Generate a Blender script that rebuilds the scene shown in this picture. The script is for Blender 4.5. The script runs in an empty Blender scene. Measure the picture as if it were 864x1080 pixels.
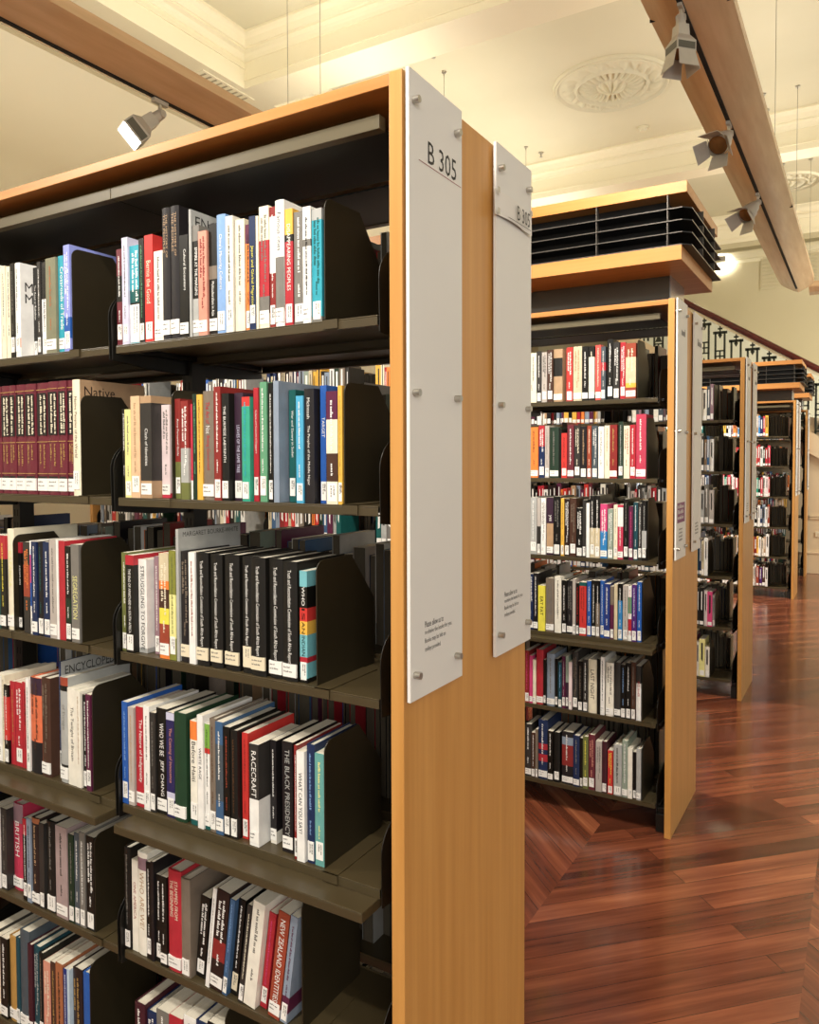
import bpy, math, random
from mathutils import Vector, Matrix, Quaternion

# ------------------------------------------------------------------ camera, world, lights, exposure
SC = bpy.context.scene
COL = SC.collection
R = math.radians
PI = math.pi

cam_d = bpy.data.cameras.new('camera')
cam = bpy.data.objects.new('camera', cam_d)
COL.objects.link(cam)
cam_d.sensor_fit = 'HORIZONTAL'
cam_d.sensor_width = 36.0
cam_d.lens = 36.0 * 812.169 / 864.0
cam_d.shift_y = -29.37 / 864.0
cam_d.clip_start = 0.02
cam_d.clip_end = 100
_yaw, _pitch, _roll = 0.53487, -0.03138, -0.00293
_fw = Vector((-math.sin(_yaw) * math.cos(_pitch), math.cos(_yaw) * math.cos(_pitch), math.sin(_pitch)))
_r = _fw.cross(Vector((0, 0, 1))).normalized()
_u = _r.cross(_fw)
_r2 = _r * math.cos(_roll) + _u * math.sin(_roll)
_u2 = -_r * math.sin(_roll) + _u * math.cos(_roll)
cam.matrix_world = Matrix(((_r2.x, _u2.x, -_fw.x, 0.6493), (_r2.y, _u2.y, -_fw.y, -1.0751), (_r2.z, _u2.z, -_fw.z, 1.516), (0, 0, 0, 1)))
SC.camera = cam

world = bpy.data.worlds.new('world')
SC.world = world
world.use_nodes = True
_bg = world.node_tree.nodes['Background']
_bg.inputs[0].default_value = (1.0, 0.94, 0.83, 1)
_bg.inputs[1].default_value = 0.52

vs = SC.view_settings
vs.view_transform = 'Standard'
vs.look = 'None'
vs.exposure = 0.0
vs.gamma = 1.0
vs.use_curve_mapping = False
SC.cycles.use_denoising = True
SC.cycles.max_bounces = 6

def area_light(name, loc, rot, sx, sy, energy, col=(1, 0.95, 0.85)):
    d = bpy.data.lights.new(name, 'AREA')
    d.shape = 'RECTANGLE'
    d.size, d.size_y = sx, sy
    d.energy = energy
    d.color = col
    o = bpy.data.objects.new(name, d)
    o.location = loc
    o.rotation_euler = rot
    COL.objects.link(o)
    return o

# uplights lying in the open tops of the suspended timber troughs (they wash the ceiling)
area_light('uplight', (-2.80, 3.0, 3.74), (PI, 0, 0), 0.2, 13.0, 125)
area_light('uplight', (-0.09, 3.0, 3.74), (PI, 0, 0), 0.2, 12.6, 84)
area_light('uplight', (2.60, 3.0, 3.74), (PI, 0, 0), 0.2, 13.0, 90)
# daylight added behind the photographer to brighten end panels and signs, no window there
area_light('fill_light', (3.6, -4.5, 2.9), (R(72), 0, R(38)), 2.6, 2.6, 185, (1, 0.95, 0.88))

area_light('stair_hall_fill', (3.9, 8.6, 3.4), (R(80), 0, R(32)), 2.0, 2.4, 260, (1, 0.95, 0.86))  # added unseen fill that brightens the far wall

SPOT_ENERGY = 128
# (lamp position on the track, aimed at, energy)
LAMPS = [
    ((-0.09, 2.57), (-0.09, 2.55, 1.9), 0),
    ((-0.09, 3.97), (-0.32, 3.22, 2.87), 0),
    ((-0.09, 5.42), (-0.46, 4.86, 2.87), 0),
    ((-2.80, 2.0), (-3.10, 1.35, 2.80), 240),
    ((-0.09, -1.15), (-0.35, 0.05, 1.15), SPOT_ENERGY * 0.7),
    ((-0.09, -1.75), (-1.10, 0.05, 1.2), SPOT_ENERGY),
    ((-2.80, -1.3), (-1.1, 0.05, 1.1), SPOT_ENERGY * 1.15),
    ((-0.09, 0.95), (-0.40, 2.1, 1.2), SPOT_ENERGY * 1.5),
    ((-2.80, 0.55), (-2.0, 2.06, 1.5), SPOT_ENERGY * 1.5),  # added out of frame to brighten the second bookcase's inner bays
    ((-2.80, 3.2), (-0.4, 4.1, 1.1), SPOT_ENERGY * 4.0),  # added, hidden from view, to brighten the third bookcase
    ((-2.80, 6.9), (-0.5, 8.2, 1.1), SPOT_ENERGY * 8.0),  # unseen lamp added to lift the fourth bookcase
]

# ------------------------------------------------------------------ materials
def lin(h):
    h = h.lstrip('#')
    out = []
    for i in (0, 2, 4):
        c = int(h[i:i + 2], 16) / 255.0
        out.append(c / 12.92 if c <= 0.04045 else ((c + 0.055) / 1.055) ** 2.4)
    return tuple(out) + (1.0,)

PAL = {
    'maroon': '#6b2530', 'lilac': '#c9c8e0', 'cyan': '#18a0b4', 'black': '#15130f', 'scarlet': '#cf2a22', 'ivory': '#ebe6d6',
    'ink': '#1e1a1c', 'silver': '#a9aaa6', 'salmon': '#d88f78', 'sky': '#7ba3d6', 'cream': '#e9dfc2', 'orange': '#ee7d1c',
    'navy': '#172a52', 'white': '#eeece6', 'crimson': '#b51a2b', 'grey': '#77736c', 'charcoal': '#33302d', 'olive grey': '#7d7c62',
    'periwinkle': '#8d97de', 'burgundy': '#6a1f2d', 'lemon': '#e6e08a', 'peach': '#e0b78c', 'tan': '#b3906a', 'blush': '#e9d3d2',
    'brick': '#8c2420', 'rose': '#d0304a', 'pine': '#16301f', 'amber': '#e9b22a', 'taupe': '#7a6c5d', 'aubergine': '#3a2436',
    'jade': '#1fa384', 'green': '#5a9a72', 'steel': '#8896a8', 'teal': '#0e5a57', 'sky blue': '#3fa6cf', 'blue': '#1c58ad',
    'dove': '#b6aca3', 'olive': '#6d7238', 'mauve': '#94747e', 'moss': '#84862c', 'aqua': '#6cb6bf', 'tangerine': '#dc6a3c',
    'umber': '#4a2f22', 'plum': '#5c1f3f', 'indigo': '#2a2557', 'forest': '#1b3d25', 'denim': '#3b5f86', 'sea green': '#5fa39d',
    'raspberry': '#c02a4c', 'espresso': '#2a1b18', 'slate': '#48525a', 'dusty mauve': '#a58f8d', 'rust': '#9c3f25',
    'ochre': '#b5873a', 'petrol': '#17444f', 'wine': '#431722', 'copper': '#a8633a', 'royal blue': '#24387f', 'pale blue': '#b9cfe0',
    'beige': '#cfc09c', 'coral': '#dc4a42', 'pink': '#d63a78', 'azure': '#1f7fc0', 'sage': '#8d9c8c', 'yellow': '#e8dc2c',
    'purple': '#4f2272', 'brown': '#5b3a22', 'gold': '#b08a45', 'leaf': '#7ab03a',
}
_mats = {}

def new_mat(name):
    m = bpy.data.materials.new(name)
    m.use_nodes = True
    nt = m.node_tree
    return m, nt, nt.nodes['Principled BSDF']

def noisy(name, c1, c2, scale=8.0, rough=0.5, metal=0.0, stretch=None, bump=0.0, detail=4.0, spec=0.5):
    if name in _mats:
        return _mats[name]
    m, nt, b = new_mat(name)
    tc = nt.nodes.new('ShaderNodeTexCoord')
    mp = nt.nodes.new('ShaderNodeMapping')
    if stretch:
        mp.inputs['Scale'].default_value = stretch
    nt.links.new(tc.outputs['Object'], mp.inputs[0])
    n = nt.nodes.new('ShaderNodeTexNoise')
    n.inputs['Scale'].default_value = scale
    n.inputs['Detail'].default_value = detail
    nt.links.new(mp.outputs[0], n.inputs['Vector'])
    r = nt.nodes.new('ShaderNodeValToRGB')
    r.color_ramp.elements[0].position = 0.3
    r.color_ramp.elements[1].position = 0.7
    r.color_ramp.elements[0].color = c1
    r.color_ramp.elements[1].color = c2
    nt.links.new(n.outputs['Fac'], r.inputs[0])
    nt.links.new(r.outputs[0], b.inputs['Base Color'])
    b.inputs['Roughness'].default_value = rough
    b.inputs['Metallic'].default_value = metal
    b.inputs['Specular IOR Level'].default_value = spec
    if bump:
        bp = nt.nodes.new('ShaderNodeBump')
        bp.inputs['Strength'].default_value = bump
        bp.inputs['Distance'].default_value = 0.002
        nt.links.new(n.outputs['Fac'], bp.inputs['Height'])
        nt.links.new(bp.outputs[0], b.inputs['Normal'])
    _mats[name] = m
    return m

def shade(c, k):
    return tuple(min(1.0, v * k) for v in c[:3]) + (1.0,)

def cover_mat(color, kind='p'):
    c = lin(PAL[color])
    g = 0.3 * c[0] + 0.55 * c[1] + 0.15 * c[2]
    c = tuple(0.9 * v + 0.1 * g for v in c[:3]) + (1.0,)
    return noisy('cover ' + color + (' cloth' if kind == 'h' else ''), shade(c, 0.9), shade(c, 1.08), 30, 0.38 if kind == 'p' else 0.5, spec=0.4)

def flat(name, hexc, rough=0.5, metal=0.0, var=0.06, scale=12, spec=0.5):
    c = lin(hexc)
    return noisy(name, shade(c, 1 - var), shade(c, 1 + var), scale, rough, metal, spec=spec)

M_WOOD = noisy('beech veneer', lin('#bd8644'), lin('#cd9753'), 3.0, 0.38, stretch=(14, 14, 0.5), detail=6)
M_WOODH = noisy('beech veneer edge', lin('#b5793a'), lin('#c4874a'), 3.0, 0.4, stretch=(0.5, 14, 14), detail=6)
M_WOODEDGE = noisy('beech lipping', lin('#c98f45'), lin('#d8a258'), 4.0, 0.4, stretch=(20, 20, 0.6), detail=5)
M_TROUGH = noisy('varnished beech ply', lin('#c7a57c'), lin('#d8b890'), 2.2, 0.22, stretch=(9, 0.8, 9), detail=6)
M_SHELF = flat('olive brown steel', '#453b27', 0.36, 0.0, 0.05, 40)
M_DARK = flat('dark bronze steel', '#12100b', 0.42, 0.0, 0.05, 30)
M_BOOKEND = flat('dark bronze bookend', '#2a2417', 0.38, 0.0, 0.05, 30)
M_BAR = flat('bronze light bar', '#5e553f', 0.38, 0.0, 0.04, 30)
M_HOOD = flat('black steel hood', '#0b0a07', 0.5)
M_POST = flat('upright steel', '#1b1812', 0.45)
M_SLOT = flat('slot shadow', '#060504', 0.8)
M_SIGN = flat('satin aluminium sign', '#dddbd5', 0.42, 0.0, 0.02, 3)
M_CHROME = flat('brushed nickel', '#b9b4aa', 0.28, 0.9, 0.03)
M_INK = flat('black lettering', '#141312', 0.5)
M_RED = flat('red rule', '#8a2b2b', 0.5)
M_PAPER = flat('printed paper', '#e0dcd4', 0.6, 0, 0.02, 5)
M_PURPLE = flat('purple sticker', '#7a3566', 0.5)
M_PAGES = noisy('page edges', lin('#cfc6b2'), lin('#e6dfce'), 60, 0.75, stretch=(60, 1, 1), detail=3)
M_PAGES_SHADED = noisy('shade-darkened page edges', lin('#4a4337'), lin('#5f5646'), 60, 0.85, stretch=(60, 1, 1), detail=3)  # paper colour darkened to imitate the shade deep in the shelves
M_LABEL = flat('call number sticker', '#f0eee8', 0.45, 0, 0.02, 20)
M_LABELC = flat('aged call number sticker', '#e4d9bd', 0.45, 0, 0.02, 20)
M_LABELINK = flat('label print', '#6a6763', 0.6)
M_BLACKMETAL = flat('black grille', '#0d0d0d', 0.45)
M_GRILLEEDGE = flat('grille blade', '#5b5650', 0.35, 0.6)
M_FASCIA = flat('grey steel fascia', '#4c463a', 0.35, 0.1)
M_STEEL = flat('bright steel', '#a9adb0', 0.25, 0.8)
M_LAMP = flat('cast lamp body', '#b5b0a6', 0.4, 0.3)
M_LAMPDARK = flat('lamp filter', '#5a5850', 0.3, 0.3)
M_CEIL = noisy('cream ceiling paint', lin('#cdc6a8'), lin('#d6cfb2'), 0.8, 0.7)
M_CORN = noisy('cream cornice paint', lin('#e4dbbb'), lin('#ebe3c6'), 0.8, 0.6)
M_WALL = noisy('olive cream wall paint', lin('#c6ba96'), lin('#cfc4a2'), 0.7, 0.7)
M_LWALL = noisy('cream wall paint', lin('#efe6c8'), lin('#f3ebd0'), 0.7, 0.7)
M_PALE = noisy('pale wall paint', lin('#d9d8c4'), lin('#e3e2d0'), 0.7, 0.7)
M_BEIGE = noisy('beige wall paint', lin('#dcc8a4'), lin('#e4d2b0'), 0.7, 0.6)
M_IRON = flat('green black cast iron', '#262c1c', 0.45)
M_RAIL = noisy('mahogany handrail', lin('#3d100e'), lin('#551a15'), 6, 0.25, stretch=(0.6, 8, 8))
M_WIRE = flat('suspension wire', '#8b8471', 0.4, 0.6)

def emis(name, col, strength):
    m, nt, b = new_mat(name)
    b.inputs['Base Color'].default_value = col
    b.inputs['Emission Color'].default_value = col
    b.inputs['Emission Strength'].default_value = strength
    return m

M_GLOW = emis('lit lens', (1, 0.97, 0.92, 1), 9.0)
M_LENS = noisy('unlit lens', lin('#5a3d22'), lin('#93693c'), 5, 0.1)

def floor_mat():
    m, nt, b = new_mat('red hardwood parquet')
    N, L = nt.nodes.new, nt.links.new
    geo = N('ShaderNodeNewGeometry')
    def boards(rot):
        mp = N('ShaderNodeMapping')
        mp.inputs['Rotation'].default_value = (0, 0, rot)
        L(geo.outputs['Position'], mp.inputs[0])
        br = N('ShaderNodeTexBrick')
        br.offset = 0.37
        br.offset_frequency = 2
        br.inputs['Scale'].default_value = 1.0
        br.inputs['Color1'].default_value = (0, 0, 0, 1)
        br.inputs['Color2'].default_value = (1, 1, 1, 1)
        br.inputs['Mortar'].default_value = (0.45, 0.45, 0.45, 1)
        br.inputs['Mortar Size'].default_value = 0.0011
        br.inputs['Mortar Smooth'].default_value = 0.4
        br.inputs['Brick Width'].default_value = 2.1
        br.inputs['Row Height'].default_value = 0.083
        L(mp.outputs[0], br.inputs['Vector'])
        mp2 = N('ShaderNodeMapping')
        mp2.inputs['Scale'].default_value = (1.2, 22, 1)
        L(mp.outputs[0], mp2.inputs[0])
        # shift the grain from board to board
        ad = N('ShaderNodeVectorMath')
        ad.operation = 'MULTIPLY_ADD'
        L(br.outputs['Color'], ad.inputs[0])
        ad.inputs[1].default_value = (7, 3, 11)
        L(mp2.outputs[0], ad.inputs[2])
        ns = N('ShaderNodeTexNoise')
        ns.inputs['Scale'].default_value = 1.0
        ns.inputs['Detail'].default_value = 6
        ns.inputs['Roughness'].default_value = 0.62
        L(ad.outputs[0], ns.inputs['Vector'])
        return br, ns
    a, an = boards(R(-45))
    d, dn = boards(R(45))
    sep = N('ShaderNodeSeparateXYZ')
    L(geo.outputs['Position'], sep.inputs[0])
    # chevron strips: the boards turn by a right angle every 0.79 m across the aisle
    sh = N('ShaderNodeMath')
    sh.operation = 'MULTIPLY_ADD'
    L(sep.outputs[0], sh.inputs[0])
    sh.inputs[1].default_value = 1 / 0.793
    sh.inputs[2].default_value = 0.28 / 0.793 + 40
    pp = N('ShaderNodeMath')
    pp.operation = 'MODULO'
    L(sh.outputs[0], pp.inputs[0])
    pp.inputs[1].default_value = 2.0
    lt = N('ShaderNodeMath')
    lt.operation = 'GREATER_THAN'
    L(pp.outputs[0], lt.inputs[0])
    lt.inputs[1].default_value = 1.0
    def mix(f, x, y):
        k = N('ShaderNodeMix')
        k.data_type = 'RGBA'
        L(f, k.inputs['Factor'])
        L(x, k.inputs['A'])
        L(y, k.inputs['B'])
        return k.outputs['Result']
    board = mix(lt.outputs[0], a.outputs['Color'], d.outputs['Color'])
    grain = mix(lt.outputs[0], an.outputs['Fac'], dn.outputs['Fac'])
    seam = mix(lt.outputs[0], a.outputs['Fac'], d.outputs['Fac'])
    m1 = N('ShaderNodeMath')
    m1.operation = 'MULTIPLY_ADD'
    L(grain, m1.inputs[0])
    m1.inputs[1].default_value = 1.15
    m2 = N('ShaderNodeMath')
    m2.operation = 'MULTIPLY_ADD'
    L(board, m2.inputs[0])
    m2.inputs[1].default_value = 0.36
    m2.inputs[2].default_value = -0.27
    L(m2.outputs[0], m1.inputs[2])
    rp = N('ShaderNodeValToRGB')
    e = rp.color_ramp.elements
    e[0].position, e[0].color = 0.12, lin('#3f2016')
    e[1].position, e[1].color = 0.95, lin('#b47650')
    x = rp.color_ramp.elements.new(0.45)
    x.color = lin('#6b3926')
    x = rp.color_ramp.elements.new(0.7)
    x.color = lin('#8a4f35')
    L(m1.outputs[0], rp.inputs[0])
    dk = N('ShaderNodeMix')
    dk.data_type = 'RGBA'
    L(seam, dk.inputs['Factor'])
    L(rp.outputs[0], dk.inputs['A'])
    dk.inputs['B'].default_value = lin('#1c0b07')
    L(dk.outputs['Result'], b.inputs['Base Color'])
    rr = N('ShaderNodeMapRange')
    rr.inputs['To Min'].default_value = 0.16
    rr.inputs['To Max'].default_value = 0.30
    L(grain, rr.inputs['Value'])
    L(rr.outputs[0], b.inputs['Roughness'])
    b.inputs['Coat Weight'].default_value = 0.35
    b.inputs['Coat Roughness'].default_value = 0.12
    bp = N('ShaderNodeBump')
    bp.inputs['Strength'].default_value = 0.12
    bp.inputs['Distance'].default_value = 0.001
    L(grain, bp.inputs['Height'])
    L(bp.outputs[0], b.inputs['Normal'])
    return m

M_FLOOR = floor_mat()

# ------------------------------------------------------------------ mesh helpers
class MB:
    def __init__(self):
        self.v, self.f, self.m, self.s = [], [], [], []
        self.mats = []

    def mi(self, mat):
        if mat not in self.mats:
            self.mats.append(mat)
        return self.mats.index(mat)

    def face(self, pts, mat, smooth=False):
        b = len(self.v)
        self.v += [tuple(p) for p in pts]
        self.f.append(tuple(range(b, b + len(pts))))
        self.m.append(self.mi(mat))
        self.s.append(smooth)

    def poly(self, verts, faces, mat, smooth=False):
        b = len(self.v)
        self.v += [tuple(p) for p in verts]
        k = self.mi(mat)
        for f in faces:
            self.f.append(tuple(b + i for i in f))
            self.m.append(k)
            self.s.append(smooth)

    def box(self, x0, x1, y0, y1, z0, z1, mat):
        v = [(x0, y0, z0), (x1, y0, z0), (x1, y1, z0), (x0, y1, z0), (x0, y0, z1), (x1, y0, z1), (x1, y1, z1), (x0, y1, z1)]
        self.poly(v, [(0, 3, 2, 1), (4, 5, 6, 7), (0, 1, 5, 4), (1, 2, 6, 5), (2, 3, 7, 6), (3, 0, 4, 7)], mat)

    def prism(self, prof, axis, a, b, mat, smooth=False):
        """closed profile (list of 2-D points) swept along axis 0, 1 or 2 from a to b"""
        def P(p, t):
            return (t, p[0], p[1]) if axis == 0 else (p[0], t, p[1]) if axis == 1 else (p[0], p[1], t)
        n = len(prof)
        v = [P(p, a) for p in prof] + [P(p, b) for p in prof]
        sides = [(i, (i + 1) % n, n + (i + 1) % n, n + i) for i in range(n)]
        base = len(self.v)
        self.v += v
        k = self.mi(mat)
        for q in sides:
            self.f.append(tuple(base + i for i in q)); self.m.append(k); self.s.append(smooth)
        for q in (tuple(range(n))[::-1], tuple(range(n, 2 * n))):
            self.f.append(tuple(base + i for i in q)); self.m.append(k); self.s.append(False)

    def tube(self, p0, p1, r0, r1, mat, n=12, caps=True):
        p0, p1 = Vector(p0), Vector(p1)
        d = (p1 - p0).normalized()
        a = d.orthogonal().normalized()
        c = d.cross(a)
        v = []
        for p, r in ((p0, r0), (p1, r1)):
            for i in range(n):
                t = 2 * PI * i / n
                v.append(tuple(p + a * (r * math.cos(t)) + c * (r * math.sin(t))))
        self.poly(v, [(i, (i + 1) % n, n + (i + 1) % n, n + i) for i in range(n)], mat, True)
        if caps:
            self.face(v[:n][::-1], mat)
            self.face(v[n:], mat)

    def build(self, name, parent=None, loc=(0, 0, 0), bevel=0.0, seg=2):
        me = bpy.data.meshes.new(name)
        me.from_pydata(self.v, [], self.f)
        for m in self.mats:
            me.materials.append(m)
        me.polygons.foreach_set('material_index', self.m)
        me.polygons.foreach_set('use_smooth', self.s)
        me.update()
        o = bpy.data.objects.new(name, me)
        o.location = loc
        o.parent = parent
        COL.objects.link(o)
        if bevel:
            bv = o.modifiers.new('bevel', 'BEVEL')
            bv.width = bevel
            bv.segments = seg
            bv.limit_method = 'ANGLE'
        return o

def tag(o, label=None, cat=None, group=None, kind=None):
    if label: o['label'] = label
    if cat: o['category'] = cat
    if group: o['group'] = group
    if kind: o['kind'] = kind
    return o

def empty(name, loc=(0, 0, 0)):
    o = bpy.data.objects.new(name, None)
    o.location = loc
    COL.objects.link(o)
    return o

def copy_tree(o, parent=None):
    c = o.copy()
    COL.objects.link(c)
    c.parent = parent
    for ch in list(o.children):
        copy_tree(ch, c)
    return c

# ------------------------------------------------------------------ lettering
_text = {}

def prepare_texts(strings):
    obs = {}
    for s in set(strings):
        cu = bpy.data.curves.new('lettering', 'FONT')
        cu.body = s
        cu.resolution_u = 2
        cu.offset = 0.0
        o = bpy.data.objects.new('lettering', cu)
        COL.objects.link(o)
        obs[s] = o
    bpy.context.view_layer.update()
    dg = bpy.context.evaluated_depsgraph_get()
    for s, o in obs.items():
        ev = o.evaluated_get(dg)
        me = ev.to_mesh()
        vs_ = [(v.co.x, v.co.y) for v in me.vertices]
        fs = [tuple(p.vertices) for p in me.polygons]
        ev.to_mesh_clear()
        x0 = min(v[0] for v in vs_); x1 = max(v[0] for v in vs_)
        y0 = min(v[1] for v in vs_); y1 = max(v[1] for v in vs_)
        _text[s] = ([(a - x0, b - y0) for a, b in vs_], fs, x1 - x0, y1 - y0)
    for o in obs.values():
        cu = o.data
        bpy.data.objects.remove(o)
        bpy.data.curves.remove(cu)

def put_text(mb, s, origin, du, dv, su, sv, mat):
    """lettering with its lower left corner at origin; du, dv unit vectors along and up the line; su, sv scales"""
    vs_, fs, w, h = _text[s]
    o, du, dv = Vector(origin), Vector(du), Vector(dv)
    mb.poly([tuple(o + du * (a * su) + dv * (b * sv)) for a, b in vs_], fs, mat)

def put_glyphs(mb, origin, du, dv, length, size, mat, rng, gap=0.35):
    """an illegible line of small print"""
    o, du, dv = Vector(origin), Vector(du), Vector(dv)
    u = 0.0
    while u < length:
        for k in range(rng.randint(2, 7)):
            w = size * rng.uniform(0.25, 0.5)
            if u + w > length:
                return
            h = size * rng.choice((0.62, 0.62, 0.7, 1.0))
            a = o + du * u
            mb.face([a, a + du * w, a + du * w + dv * h, a + dv * h], mat)
            u += w + size * 0.14
        u += size * gap

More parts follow.
